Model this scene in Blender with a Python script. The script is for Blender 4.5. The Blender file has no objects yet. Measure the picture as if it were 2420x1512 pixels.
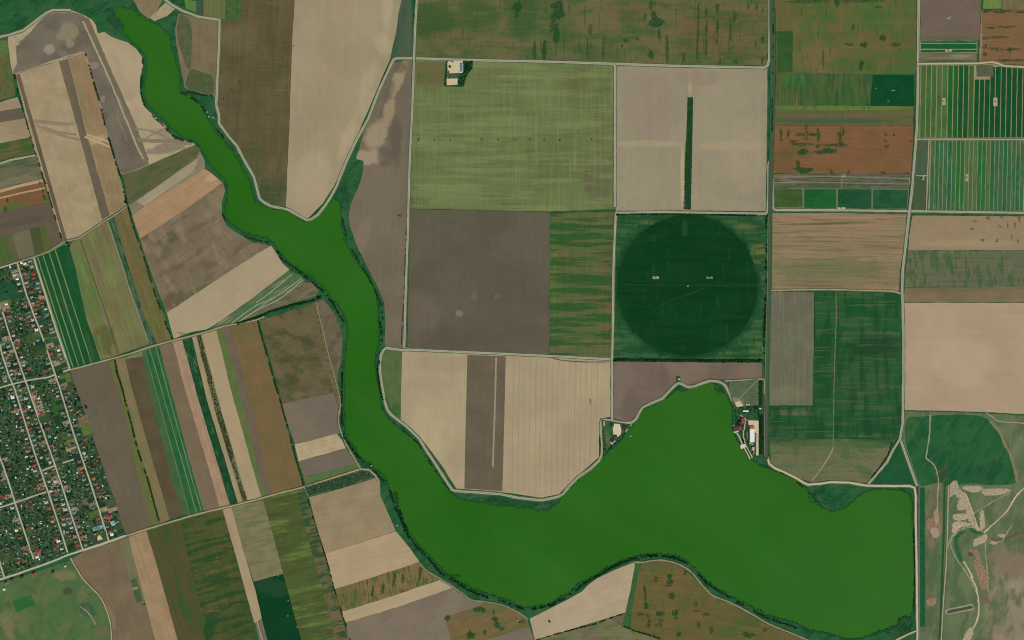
import bpy, math, random
import numpy as np
from mathutils import Vector
from mathutils.geometry import tessellate_polygon
random.seed(7)
S = bpy.context.scene
COL = S.collection
R = math.radians

# ---------------------------------------------------------------- camera, sky, sun
HEIGHT = 5000.0
WIDTH = 3840.0                       # metres of land across the frame
cam = bpy.data.cameras.new('camera')
cam_o = bpy.data.objects.new('camera', cam); COL.objects.link(cam_o)
cam_o.location = (0, 0, HEIGHT); cam.sensor_width = 36; cam.lens = 36 * HEIGHT / WIDTH
cam.clip_start = 10; cam.clip_end = 90000
S.camera = cam_o
SUN_EL, SUN_AZ = 48.0, 140.0         # from the south-east: shadows fall to the north-west
W = bpy.data.worlds.new('World'); S.world = W; W.use_nodes = True
_bg = W.node_tree.nodes['Background']
_sk = W.node_tree.nodes.new('ShaderNodeTexSky'); _sk.sky_type = 'NISHITA'; _sk.sun_disc = False
_sk.sun_elevation = R(SUN_EL); _sk.sun_rotation = R(SUN_AZ)
W.node_tree.links.new(_sk.outputs[0], _bg.inputs[0]); _bg.inputs[1].default_value = 0.08
sun = bpy.data.lights.new('sun', 'SUN'); sun.energy = 4.0; sun.angle = R(0.5); sun.color = (1, .95, .88)
sun_o = bpy.data.objects.new('sun', sun); COL.objects.link(sun_o); sun_o.location = (2000, -2000, 3000)
sun_o.rotation_euler = (R(90 - SUN_EL), 0, R(40))
vs = S.view_settings
vs.view_transform = 'Standard'; vs.look = 'None'; vs.exposure = 0; vs.gamma = 1; vs.use_curve_mapping = False
try: S.cycles.filter_width = 1.1
except Exception: pass

# ---------------------------------------------------------------- helpers
K = WIDTH / 2419.0                   # metres per unit of the land survey drawing
def G(p):                            # survey drawing -> metres, origin at the middle of the land
    return ((p[0] - 1209.5) * K, (756.0 - p[1]) * K)
def GS(ps): return [G(p) for p in ps]
E_SUN = (1.14, 1.14, 1.17)
def lin(v):
    v /= 255.0
    return v / 12.92 if v <= .04045 else ((v + .055) / 1.055) ** 2.4
def C(rgb):                          # daylight colour -> base colour
    r, g, b = rgb
    y = .3 * r + .59 * g + .11 * b; k = .05
    rgb = (r + (y - r) * k, (g + (y - g) * k) * 1.01, b + (y - b) * k)
    return tuple(min(.85, lin(c) / e) for c, e in zip(rgb, E_SUN)) + (1,)

def tag(o, label=None, cat=None, group=None, kind=None):
    if label: o['label'] = label
    if cat: o['category'] = cat
    if group: o['group'] = group
    if kind: o['kind'] = kind
    return o
def empty(name, loc=(0, 0, 0), rz=0):
    o = bpy.data.objects.new(name, None); COL.objects.link(o)
    o.location = loc; o.rotation_euler = (0, 0, rz); return o
def mesh(name, verts, faces, mat, parent=None):
    me = bpy.data.meshes.new(name); me.from_pydata(verts, [], faces); me.update()
    for m in (mat if isinstance(mat, (list, tuple)) else [mat]): me.materials.append(m)
    o = bpy.data.objects.new(name, me); COL.objects.link(o)
    if parent: o.parent = parent
    return o

# ---- node materials
class NT:
    def __init__(s, name):
        s.m = bpy.data.materials.new(name); s.m.use_nodes = True; s.t = s.m.node_tree; s.t.nodes.clear()
    def n(s, typ, **kw):
        x = s.t.nodes.new(typ)
        for k, v in kw.items(): setattr(x, k, v)
        return x
    def put(s, sock, v):
        if isinstance(v, bpy.types.NodeSocket): s.t.links.new(v, sock)
        else: sock.default_value = v[:3] if sock.type == 'VECTOR' else v
    def math(s, op, a, b=0.0, c=None, clamp=False):
        x = s.n('ShaderNodeMath', operation=op, use_clamp=clamp); s.put(x.inputs[0], a); s.put(x.inputs[1], b)
        if c is not None: s.put(x.inputs[2], c)
        return x.outputs[0]
    def vec(s, op, a, b=None, scale=None):
        x = s.n('ShaderNodeVectorMath', operation=op); s.put(x.inputs[0], a)
        if b is not None: s.put(x.inputs[1], b)
        if scale is not None: s.put(x.inputs[3], scale)
        return x.outputs['Value'] if op in ('DOT_PRODUCT', 'LENGTH') else x.outputs[0]
    def noise(s, v, scale=1.0, detail=2.0, rough=.5):
        x = s.n('ShaderNodeTexNoise'); s.put(x.inputs['Vector'], v)
        x.inputs['Scale'].default_value = scale; x.inputs['Detail'].default_value = detail; x.inputs['Roughness'].default_value = rough
        return x.outputs[0]
    def ramp(s, v, a, b):
        x = s.n('ShaderNodeMapRange', interpolation_type='SMOOTHSTEP'); s.put(x.inputs[0], v)
        x.inputs[1].default_value = a; x.inputs[2].default_value = b; return x.outputs[0]
    def mix(s, f, a, b):
        x = s.n('ShaderNodeMix', data_type='RGBA'); s.put(x.inputs[0], f); s.put(x.inputs[6], a); s.put(x.inputs[7], b)
        return x.outputs[2]
    def out(s, col, rough=None, spec=.3, bump=None):
        o = s.n('ShaderNodeOutputMaterial')
        if rough is None:
            d = s.n('ShaderNodeBsdfDiffuse')
            s.put(d.inputs[0], col)
        else:
            d = s.n('ShaderNodeBsdfPrincipled'); s.put(d.inputs['Base Color'], col)
            d.inputs['Roughness'].default_value = rough; d.inputs['Specular IOR Level'].default_value = spec
        s.t.links.new(d.outputs[0], o.inputs[0]); return s.m
    def pos(s): return s.n('ShaderNodeNewGeometry').outputs['Position']
    def aniso(s, P, ang, ln, wd, seed, detail=2.0, rough=.5):     # streaky noise, long along ang
        a = R(ang); d = (math.cos(a), math.sin(a), 0); q = (-math.sin(a), math.cos(a), 0)
        u = s.math('DIVIDE', s.vec('DOT_PRODUCT', P, d), ln); v = s.math('DIVIDE', s.vec('DOT_PRODUCT', P, q), wd)
        c = s.n('ShaderNodeCombineXYZ'); s.put(c.inputs[0], u); s.put(c.inputs[1], v); c.inputs[2].default_value = seed
        return s.noise(c.outputs[0], 1.0, detail, rough)

_seed = [0]
def soil(base, alt=None, blot=160, amt=.8, ang=0, streak=.12, width=7, fine=.14, patches=(), spots=(), name='farm_soil'):
    """base/alt: soil or crop tones mixed by blotches; streak: tillage lines along ang;
    patches: (rgb, ang, length, width, threshold, softness, amount) weeds and damp streaks; spots: (x, y, rx, ry, ang, rgb, amount)"""
    _seed[0] += 1; sd = _seed[0] * 3.71
    t = NT(name); P = t.pos()
    Q = t.vec('ADD', P, (sd * 91.0, sd * 57.0, sd))
    alt = alt or tuple(c * .9 for c in base)
    f = t.ramp(t.noise(Q, 1.0 / blot, 5.0, .6), .36, .64)
    col = t.mix(t.math('MULTIPLY', f, amt), C(base), C(alt))
    for (x, y, rx, ry, a, rgb, am, *sf) in spots:
        hi, lo, wb, ws = sf[0] if sf else (1.25, .35, 1.8, .9)
        gx, gy = G((x, y)); rr = R(a); d = (math.cos(rr), math.sin(rr), 0); q = (-math.sin(rr), math.cos(rr), 0)
        L = t.vec('SUBTRACT', P, (gx, gy, 0))
        u = t.math('DIVIDE', t.vec('DOT_PRODUCT', L, d), rx * K); v = t.math('DIVIDE', t.vec('DOT_PRODUCT', L, q), ry * K)
        r2 = t.math('ADD', t.math('MULTIPLY', u, u), t.math('MULTIPLY', v, v))
        wob = t.math('MULTIPLY', t.math('SUBTRACT', t.noise(Q, 1.0 / (min(rx, ry) * K * ws), 4.0, .6), .5), wb)
        k = t.ramp(t.math('ADD', r2, wob), hi, lo)
        col = t.mix(t.math('MULTIPLY', k, am), col, C(rgb))
    for i, (rgb, a, ln, wd, th, so, am) in enumerate(patches):
        nz = t.aniso(P, a, ln, wd, sd + 9.3 * i, 4.0, .62)
        col = t.mix(t.math('MULTIPLY', t.ramp(nz, th - so, th + so), am), col, C(rgb))
    s1 = t.aniso(P, ang, 260, width, sd + 1.7, 3.0, .65)
    s2 = t.noise(Q, 1 / 9.0, 4.0, .7)
    v = t.math('MULTIPLY_ADD', t.math('SUBTRACT', s1, .5), streak * 3.2, 1.0)
    v = t.math('MULTIPLY_ADD', t.math('SUBTRACT', s2, .5), fine * 1.6, v)
    col = t.vec('SCALE', col, scale=v)
    hue = t.n('ShaderNodeTexNoise'); t.put(hue.inputs['Vector'], Q); hue.inputs['Scale'].default_value = 1 / 34.0; hue.inputs['Detail'].default_value = 4.0; hue.inputs['Roughness'].default_value = .62
    h = t.vec('ADD', t.vec('MULTIPLY', hue.outputs['Color'], (.34, .16, .20)), (.83, .92, .90))   # the soil is nowhere quite one colour
    return t.out(t.vec('MULTIPLY', col, h))
def flat(rgb, var=.12, sc=4.0, rough=.85, name='plain_surface', spec=.2):
    t = NT(name); P = t.pos()
    v = t.math('MULTIPLY_ADD', t.math('SUBTRACT', t.noise(P, 1.0 / sc, 4.0, .65), .5), var * 2.5, 1.0)
    return t.out(t.vec('SCALE', C(rgb), scale=v), rough, spec)

# ---- ground sheets with an edge
Z = [0.3]
def nz(step=.007): Z[0] += step; return Z[0]
def wobble(ps, rnd, jit, step=22.0):
    out = []
    for i, a in enumerate(ps):
        b = ps[(i + 1) % len(ps)]; dx, dy = b[0] - a[0], b[1] - a[1]; L = math.hypot(dx, dy) or 1
        n = max(1, int(L / step)); out.append(a)
        for k in range(1, n):
            f = k / n; j = rnd.uniform(-jit, jit)
            out.append((a[0] + dx * f - dy / L * j, a[1] + dy * f + dx / L * j))
    return out
def slab(name, ps, z, mat, parent=None, jit=.8, depth=None, step=22.0):
    rnd = random.Random(int(abs(ps[0][0]) * 13 + abs(ps[0][1]) * 7) + len(ps))
    q = wobble(GS(ps), rnd, jit, step) if jit else GS(ps)
    n = len(q); zb = (z - depth) if depth else -.3
    tris = tessellate_polygon([[Vector((x, y, 0)) for x, y in q]])
    verts = [(x, y, z) for x, y in q] + [(x, y, zb) for x, y in q]
    area = sum(q[i][0] * q[(i + 1) % n][1] - q[(i + 1) % n][0] * q[i][1] for i in range(n))
    faces = []
    for a, b, c in tris:
        (ax, ay), (bx, by), (cx, cy) = q[a], q[b], q[c]
        faces.append((a, b, c) if (bx - ax) * (cy - ay) - (cx - ax) * (by - ay) > 0 else (a, c, b))
    for i in range(n):
        j = (i + 1) % n
        faces.append((i, i + n, j + n, j) if area > 0 else (j, j + n, i + n, i))
    return mesh(name, verts, faces, mat, parent)
def grow(ps, d):
    n = len(ps); ar = sum(ps[i][0] * ps[(i+1) % n][1] - ps[(i+1) % n][0] * ps[i][1] for i in range(n)); sg = 1 if ar > 0 else -1; out = []
    for i in range(n):
        a, b, c = ps[i-1], ps[i], ps[(i+1) % n]; N = []
        for p, q in ((a, b), (b, c)):
            L = math.hypot(q[0]-p[0], q[1]-p[1]) or 1; N.append((sg * (q[1]-p[1]) / L, -sg * (q[0]-p[0]) / L))
        mx, my = N[0][0] + N[1][0], N[0][1] + N[1][1]; L2 = max(mx*mx + my*my, .8)
        out.append((b[0] + 2 * d * mx / L2, b[1] + 2 * d * my / L2))
    return out
def smooth(ps, n=6, closed=False):
    out = []; L = len(ps)
    rng = range(L) if closed else range(L - 1)
    for i in rng:
        g = (lambda k: ps[k % L]) if closed else (lambda k: ps[min(max(k, 0), L - 1)])
        p0, p1, p2, p3 = g(i - 1), g(i), g(i + 1), g(i + 2)
        for k in range(n):
            t = k / n
            out.append(tuple(.5 * (2 * p1[d] + (p2[d] - p0[d]) * t + (2 * p0[d] - 5 * p1[d] + 4 * p2[d] - p3[d]) * t * t + (3 * p1[d] - p0[d] - 3 * p2[d] + p3[d]) * t ** 3) for d in (0, 1)))
    if not closed: out.append(ps[-1])
    return out
def ribbon(name, ps, w, z, mat, parent=None, jit=.5, thick=.5, curve=False, step=16.0):
    """a way of width w (survey units) along ps"""
    if curve: ps = smooth(ps)
    q = GS(ps); rnd = random.Random(int(q[0][0] * 3 + q[-1][1])); d = []
    for i in range(len(q) - 1):
        a, b = q[i], q[i + 1]; n = max(1, int(math.hypot(b[0] - a[0], b[1] - a[1]) / step))
        d += [(a[0] + (b[0] - a[0]) * k / n, a[1] + (b[1] - a[1]) * k / n) for k in range(n)]
    d.append(q[-1]); N = len(d); V = []; F = []
    for i in range(N):
        a = d[max(i - 1, 0)]; b = d[min(i + 1, N - 1)]; dx, dy = b[0] - a[0], b[1] - a[1]; L = math.hypot(dx, dy) or 1
        nx, ny = -dy / L, dx / L; h = w * K / 2
        l = h + rnd.uniform(-jit, jit); r = h + rnd.uniform(-jit, jit); x, y = d[i]
        V += [(x + nx * l, y + ny * l, z), (x - nx * r, y - ny * r, z), (x + nx * (l + .4), y + ny * (l + .4), z - thick), (x - nx * (r + .4), y - ny * (r + .4), z - thick)]
    for i in range(N - 1):
        a, b = 4 * i, 4 * i + 4
        F += [(a, a + 1, b + 1, b), (a, b, b + 2, a + 2), (a + 1, a + 3, b + 3, b + 1)]
    return mesh(name, V, F, mat, parent)
def irregular(cx, cy, rx, ry, rot=0, n=18, rough=.3, seed=0):
    rd = random.Random(seed + int(cx * 7 + cy * 3)); o = []; ph = [rd.uniform(0, 6.28) for _ in range(4)]; a = R(rot)
    for i in range(n):
        t = i / n * math.tau; k = 1 + rough * (.5 * math.sin(2 * t + ph[0]) + .4 * math.sin(3 * t + ph[1]) + .35 * math.sin(5 * t + ph[2])) * .7 + rd.uniform(-.5, .5) * rough
        x, y = rx * k * math.cos(t), ry * k * math.sin(t)
        o.append((cx + x * math.cos(a) - y * math.sin(a), cy + x * math.sin(a) + y * math.cos(a)))
    return o
def lerp(a, b, f): return (a[0] + (b[0] - a[0]) * f, a[1] + (b[1] - a[1]) * f)
def quad_strips(tl, tr, bl, br, cuts):     # strips between fractions across a four-sided block
    return [[lerp(tl, tr, a), lerp(tl, tr, b), lerp(bl, br, b), lerp(bl, br, a)] for a, b in cuts]

# ---- foliage: many little leaf clumps with gaps between them
_OV = np.array([(1, 0, 0), (-1, 0, 0), (0, 1, 0), (0, -1, 0), (0, 0, 1), (0, 0, -1)], float)
_OF = np.array([(0, 2, 4), (2, 1, 4), (1, 3, 4), (3, 0, 4), (2, 0, 5), (1, 2, 5), (3, 1, 5), (0, 3, 5)])
RNG = np.random.default_rng(5)
def clumps(name, pts, mat, parent=None):
    """pts: array of x, y, z, r, h -> one mesh of uneven eight-faced leaf clumps"""
    pts = np.asarray(pts, float); n = len(pts)
    v = _OV[None] * np.stack([pts[:, 3], pts[:, 3], pts[:, 4]], 1)[:, None, :]
    v = v * RNG.uniform(.65, 1.3, v.shape) + RNG.uniform(-.25, .25, v.shape) * np.stack([pts[:, 3], pts[:, 3], pts[:, 4]], 1)[:, None, :]
    a = RNG.uniform(0, 6.28, n); c, s = np.cos(a)[:, None], np.sin(a)[:, None]
    v = np.stack([v[:, :, 0] * c - v[:, :, 1] * s, v[:, :, 0] * s + v[:, :, 1] * c, v[:, :, 2]], 2) + pts[:, None, :3]
    f = (_OF[None] + (np.arange(n) * 6)[:, None, None]).reshape(-1)
    me = bpy.data.meshes.new(name); nf = n * 8
    me.vertices.add(n * 6); me.vertices.foreach_set('co', v.reshape(-1).astype(np.float32))
    me.loops.add(nf * 3); me.loops.foreach_set('vertex_index', f.astype(np.int32))
    me.polygons.add(nf); me.polygons.foreach_set('loop_start', np.arange(0, nf * 3, 3, dtype=np.int32))
    me.update(calc_edges=True); me.materials.append(mat)
    o = bpy.data.objects.new(name, me); COL.objects.link(o)
    if parent: o.parent = parent
    return o
def crown_pts(x, y, z, r, n):
    """leaf clumps spread through a crown of radius r whose base is at z"""
    o = []
    for _ in range(n):
        a = random.uniform(0, 6.28); q = r * random.random() ** .5; e = random.random()
        k = math.sqrt(max(.1, 1 - (q / r) ** 2))
        o.append((x + q * .8 * math.cos(a), y + q * .8 * math.sin(a), z + r * .4 + e * r * 1.2 * k, r * random.uniform(.28, .5), r * random.uniform(.25, .42)))
    return o
def leaf_mat(rgb, alt, name='leaves', sc=7.0):
    t = NT(name); P = t.pos(); f = t.ramp(t.noise(P, 1.0 / sc, 3.0, .6), .38, .62)
    big = t.ramp(t.noise(P, 1.0 / 60, 2.0, .5), .4, .6)
    c = t.mix(f, C(rgb), C(alt)); c = t.mix(t.math('MULTIPLY', big, .35), c, C((50, 84, 50)))
    return t.out(c)

# ---------------------------------------------------------------- the ground and the lake
LAKE = [(269,20),(269,37),(280,50),(290,60),(288,75),(310,97),(332,117),(346,140),(347,160),(342,185),(340,212),(347,245),(365,265),(387,285),(410,307),(432,327),(457,332),(470,342),(487,378),(510,405),(532,425),(540,445),(535,470),(532,498),(537,523),(562,540),(595,558),(632,563),(650,578),(662,598),(680,618),(712,640),(735,655),(760,675),(780,700),(802,725),(817,753),(822,771),(821,801),(815,838),(813,881),(815,918),(813,951),(815,981),(815,1021),(825,1041),(840,1061),(855,1083),(877,1101),(900,1118),(912,1131),(917,1146),(927,1179),(940,1199),(950,1221),(951,1239),(967,1261),(990,1289),(1015,1314),(1050,1354),(1080,1371),(1112,1389),(1155,1404),(1187,1414),(1210,1421),(1224,1433),(1257,1435),(1292,1429),(1319,1414),(1347,1399),(1369,1376),(1394,1366),(1414,1356),(1434,1341),(1467,1326),(1497,1316),(1522,1311),(1559,1308),(1597,1313),(1622,1326),(1647,1349),(1667,1371),(1702,1394),(1739,1416),(1779,1436),(1814,1454),(1852,1465),(1877,1470),(1909,1488),(1957,1496),(2001,1510),(2039,1508),(2064,1496),(2101,1486),(2121,1476),(2124,1464),(2136,1456),(2149,1459),(2159,1446),(2161,1359),(2161,1284),(2157,1234),(2157,1196),(2149,1166),(2126,1158),(2084,1155),(2051,1159),(2029,1171),(2014,1186),(1994,1201),(1969,1209),(1944,1201),(1929,1181),(1906,1154),(1881,1133),(1839,1115),(1814,1106),(1792,1096),(1772,1083),(1750,1053),(1732,1021),(1731,991),(1732,968),(1724,946),(1704,918),(1684,903),(1660,908),(1634,916),(1610,926),(1600,918),(1580,936),(1547,956),(1522,963),(1504,986),(1492,1003),(1472,1028),(1450,1053),(1422,1081),(1394,1105),(1364,1133),(1340,1157),(1325,1177),(1317,1189),(1297,1204),(1277,1206),(1247,1199),(1209,1195),(1175,1194),(1117,1185),(1080,1176),(1065,1161),(1050,1141),(1030,1111),(1007,1078),(990,1046),(962,1026),(930,1001),(912,981),(902,956),(897,926),(890,891),(886,856),(887,836),(897,816),(895,781),(896,755),(890,693),(870,655),(845,620),(822,585),(810,548),(805,508),(804,478),(790,466),(777,480),(750,510),(725,524),(705,517),(677,498),(637,492),(605,478),(600,460),(590,428),(562,378),(550,357),(520,325),(490,280),(472,245),(460,230),(425,215),(425,175),(415,140),(405,107),(402,82),(375,60),(342,45),(312,22),(300,18)]
SHORE = wobble(GS(LAKE), random.Random(3), 2.2, 9.0)
BIG = 24000
def base_ground():
    hole = [Vector((x, y, 0)) for x, y in SHORE]
    sq = [Vector((-BIG, -BIG, 0)), Vector((BIG, -BIG, 0)), Vector((BIG, BIG, 0)), Vector((-BIG, BIG, 0))]
    tr = tessellate_polygon([sq, hole]); pts = sq + hole
    V = [(p.x, p.y, 0) for p in pts]; n = len(V); F = []
    for a, b, c in tr:
        k = (pts[b] - pts[a]).cross(pts[c] - pts[a]).z
        F.append((a, b, c) if k > 0 else (a, c, b))
    m = len(hole); V += [(p.x, p.y, -4) for p in hole]      # the bank going down into the water
    F += [(4 + i, 4 + (i + 1) % m, n + (i + 1) % m, n + i) for i in range(m)]
    g = soil((34,88,50), (52,92,56), blot=70, amt=.9, fine=.3, streak=.05, name='rank_grass',
             patches=[((26,72,42), 30, 60, 25, .56, .07, .8), ((92,100,72), 110, 70, 22, .66, .05, .6)])
    tag(mesh('ground', V, F, g), kind='structure')
base_ground()
def lake():
    t = NT('algae_water'); P = t.pos()
    big = t.ramp(t.noise(P, 1 / 520, 3.0, .5), .35, .65); drift = t.aniso(P, -35, 900, 90, 4.2, 3.0, .6)
    c = t.mix(big, C((34,95,16)), C((42,99,24)))
    c = t.mix(t.math('MULTIPLY', t.ramp(drift, .45, .7), .25), c, C((50,104,34)))
    # thicker bloom pushed against the banks of the narrow arm
    bl = t.ramp(t.noise(P, 1 / 240, 3.0, .6), .48, .7)
    c = t.mix(t.math('MULTIPLY', bl, .4), c, C((34,104,18)))
    v = t.math('MULTIPLY_ADD', t.math('SUBTRACT', t.noise(P, 1 / 7.0, 3.0, .7), .5), .10, 1.0)
    m = t.out(t.vec('SCALE', c, scale=v), .5, .04)
    q = SHORE; tr = tessellate_polygon([[Vector((x, y, 0)) for x, y in q]]); F = []
    for a, b, cc in tr:
        k = (q[b][0] - q[a][0]) * (q[cc][1] - q[a][1]) - (q[b][1] - q[a][1]) * (q[cc][0] - q[a][0])
        F.append((a, b, cc) if k > 0 else (a, cc, b))
    tag(mesh('lake_water', [(x, y, -.9) for x, y in q], F, m), 'bright green algae covered lake winding through the fields', kind='structure')
lake()

# ---------------------------------------------------------------- fields
FIELDS = {}
def field(key, name, label, poly, mat, jit=.8):
    o = slab(name, grow(poly, .7), nz(), mat, jit=jit)
    tag(o, label, group='farm fields'); tag(o, **FIELD_TAG(name)); FIELDS[key] = o; FZ[key] = Z[0] + .02
    return o
FZ = {}
def pz(key): FZ[key] += .0043; return FZ[key]
def _inside(p, poly):
    x, y = p; c = False; j = len(poly) - 1
    for i in range(len(poly)):
        (xi, yi), (xj, yj) = poly[i], poly[j]
        if (yi > y) != (yj > y) and x < (xj - xi) * (y - yi) / (yj - yi) + xi: c = not c
        j = i
    return c
def weeds(key, name, poly, mat):
    """a patch of weeds: many small tufts, dense inside and thinning at the rim"""
    q = GS(poly); n = len(q); cx = sum(p[0] for p in q) / n; cy = sum(p[1] for p in q) / n
    rx = max(abs(p[0] - cx) for p in q); ry = max(abs(p[1] - cy) for p in q)
    sandy = 'scar' in name; k = int(min(900, max(60, rx * ry * 2.2))) if sandy else int(min(620, max(18, rx * ry * 1.15))); rw = random.Random(int(cx * 3 + cy)); P = []; big = min(rx, ry) > 9
    x0, x1, y0, y1 = min(p[0] for p in q), max(p[0] for p in q), min(p[1] for p in q), max(p[1] for p in q); tries = 0
    while len(P) < k and tries < 40 * k:
        tries += 1; p = (rw.uniform(x0, x1), rw.uniform(y0, y1))
        if not _inside(p, q): continue
        g = rw.choice((.6, .6, 1.2, 2.6))
        P.append((p[0] + rw.gauss(0, g), p[1] + rw.gauss(0, g), FZ[key] + .1, rw.uniform(.6, 1.5) * (1.4 if big else 1) * (1.2 if sandy else 1), rw.uniform(.03, .06) if sandy else rw.uniform(.12, .4)))
    return clumps(name, P, mat, FIELDS[key])
def FIELD_TAG(name): return dict(cat='field')
def part(key, name, poly, mat, label=None, jit=.6):
    if name in ('weed_patch', 'weed_clump'): return weeds(key, name, poly, mat)
    rough = 'scar' in name
    if rough: weeds(key, 'sand_scar_edge', poly, mat)
    o = slab(name, poly, pz(key), mat, FIELDS[key], jit=3.2 if rough else jit, step=5.0 if rough else 22.0)
    if label: o['label'] = label
    return o
def trail(key, name, ps, w, mat, curve=True, jit=.5):
    return ribbon(name, ps, w, pz(key), mat, FIELDS[key], jit * 1.4 if w > 2 else jit, .3, curve, 9.0)
GRN = (44,88,42); DGRN = (30,78,42); PALE = (168,150,120)
tan_line = flat((166,150,112), .25, 5, None if False else .9, 'bare_track_soil')
pale_line = flat((178,164,134), .2, 5, .9, 'pale_track_soil')
drk_line = flat((70,66,50), .25, 6, .9, 'damp_track_soil')
grey_line = flat((128,120,98), .2, 6, .9, 'worn_track_soil')
weed = leaf_mat((36,82,42), (52,92,48), 'weeds', 9)
weed_dk = leaf_mat((30,66,38), (44,76,44), 'dark_weeds', 9)

# --- top left
field('A','bare_field','pale bare field with a dark ploughed heart curving round the top left of the lake',
 [(19,85),(32,80),(55,72),(82,50),(110,30),(130,26),(172,26),(197,36),(217,47),(226,60),(229,75),(232,80),(246,76),(262,87),(282,95),(302,101),(322,117),(335,135),(337,155),(330,185),(330,217),(335,240),(347,260),(367,277),(390,297),(412,330),(452,335),(460,342),(375,379),(325,401),(290,412),(282,405),(272,378),(250,300),(235,237),(215,170),(200,121),(37,174),(30,172),(24,140)],
 soil((172,153,122),(160,143,112),blot=120,ang=-70,streak=.05,fine=.08, spots=[(405,320,50,16,-10,(140,126,104),.8),(395,350,50,14,10,(128,115,96),.9),(305,225,16,14,0,(150,136,110),.6)]), jit=1.2)
part('A','ploughed_soil',smooth([(38,108),(44,106),(48,96),(55,92),(62,84),(72,76),(82,63),(90,54),(96,48),(106,40),(113,34),(130,29),(150,30),(172,29),(194,35)],4)+[(203,42),(260,170),(317,300),(350,378),(352,388),(322,401),(290,411),(282,405),(272,378),(250,300),(235,237),(215,170),(201,122),(195,122),(120,144),(60,166),(37,173),(30,171),(40,150)],
 soil((104,94,80),(118,108,92),blot=90,ang=-68,streak=.08,fine=.1, spots=[(116,116,13,13,0,(150,136,116),.9),(143,84,12,12,0,(138,126,104),.8),(165,75,22,26,20,(134,124,98),.9),(165,104,12,10,0,(140,128,106),.8),(222,155,14,9,0,(138,124,106),.8),(243,234,6,8,0,(142,128,108),.7),(150,128,14,8,-20,(132,118,102),.6)]),'dark ploughed heart of the field', jit=1.2)
trail('A','dark_track',[(203,44),(260,175),(317,302),(345,380)],13,soil((116,103,84),(110,98,80),ang=-66,name='firm_track'),False,1)
trail('A','pale_track',[(196,50),(230,125),(262,195),(305,300),(322,342),(338,376)],4.4,flat((158,144,116),.3,5,.9,'pale_track_soil'),False,.9)
trail('A','pale_track',[(275,270),(289,305),(300,332)],1.6,grey_line,False)
trail('A','damp_trail',[(320,304),(350,308),(380,318),(405,329)],4,grey_line)
trail('A','damp_trail',[(325,330),(360,333),(410,334),(452,339)],9,soil((128,115,96),(134,120,100),ang=0,name='damp_soil'))
trail('A','damp_trail',[(345,362),(385,358),(420,343),(455,339)],4,grey_line)
trail('A','damp_trail',[(345,326),(360,318),(388,305)],4,grey_line)
for x, y, r in ((34,86,4),(40,97,5),(50,95,4),(57,90,4),(67,82,4)):
    ps = [(x + r * math.cos(k), y + r * .8 * math.sin(k)) for k in (2.6, 1.6, .6, -.4, -1.4, -2.0)]
    trail('A','turning_track',ps,1.4,grey_line)

field('B','stubble_field','striped field of pale stubble with one dark ploughed band inside',
 [(38,176),(120,150),(200,123),(233,237),(248,300),(270,378),(280,410),(290,445),(298,486),(260,509),(241,521),(215,540),(185,562),(160,566),(150,569),(130,513),(110,440),(84,360),(66,290),(53,243)],
 soil((164,144,112),(150,130,100),blot=60,amt=.7,ang=-73,streak=.16,width=6,fine=.1,
   spots=[(110,290,70,6,-5,(136,120,94),.7),(150,320,60,5,-14,(140,123,96),.7),(185,310,20,30,-70,(172,152,120),.5)]))
part('B','ploughed_strip',[(38,177),(47,174),(158,566),(150,568)],soil((102,90,72),(94,82,66),ang=-73,streak=.1))
part('B','ploughed_strip',[(139,145),(161,139),(200,300),(260,508),(241,519),(190,330)],soil((100,88,71),(108,96,80),blot=70,ang=-73,streak=.1))
part('B','tan_strip',[(161,138),(199,124),(233,238),(248,300),(270,378),(280,410),(298,485),(261,507),(201,300)],soil((146,123,90),(134,112,82),blot=70,ang=-73,streak=.2,width=5,spots=[(230,330,24,9,22,(178,142,108),.8),(215,220,6,40,-73+90,(150,112,80),.6)]))
for ps in ([(82,283),(110,288),(150,292),(178,292)],[(85,296),(120,310),(160,324),(188,330)],[(100,300),(140,312),(180,318)]): trail('B','damp_trail',ps,5,soil((134,119,94),(142,126,100),name='damp_soil'))
for (a,b) in (((200,323),(262,348)),((205,318),(260,336))): trail('B','pale_trail',[a,lerp(a,b,.5),b],5,flat((182,150,116),.2,6,.9,'sandy_soil'))

# --- west edge
ol = [((62,96,48),-60,40,16,.52,.06,.8)]
field('W1','rough_field','olive brown weedy patch at the left edge below the marsh',[(0,96),(17,94),(22,140),(29,176),(36,226),(0,236)],soil((108,96,62),(96,90,56),patches=ol,ang=-75))
part('W1','green_crop',[(0,98),(16,97),(19,128),(0,130)],soil((84,112,60),(70,104,52),ang=0))
field('W2','stubble_field','pale stubble strip at the left edge, the upper of two around a ploughed one',[(0,243),(41,230),(50,254),(0,263)],soil((158,138,108),ang=12,streak=.15))
field('W3','ploughed_field','narrow grey brown ploughed strip between two pale strips at the left edge',[(0,264),(50,255),(57,278),(0,288)],soil((104,92,76),ang=12))
field('W4','stubble_field','pale stubble strip at the left edge, the lower and wider of two',[(0,290),(58,280),(64,300),(71,323),(0,338)],soil((156,138,106),(144,126,96),ang=-12,streak=.16))
field('W5','rough_field','brown strip with green rows at the left edge above the farm road',[(0,341),(72,326),(83,364),(0,381)],soil((104,90,58),(92,84,52),ang=12,patches=[((52,90,44),12,70,9,.5,.05,.85)]))
field('W6','fallow_field','grey green fallow strip at the left edge below the farm road',[(0,390),(88,371),(100,424),(0,447)],soil((104,100,76),(88,92,68),ang=13,patches=[((62,84,54),13,120,14,.56,.06,.7)],spots=[(40,430,60,14,13,(122,112,88),.7)]))
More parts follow.
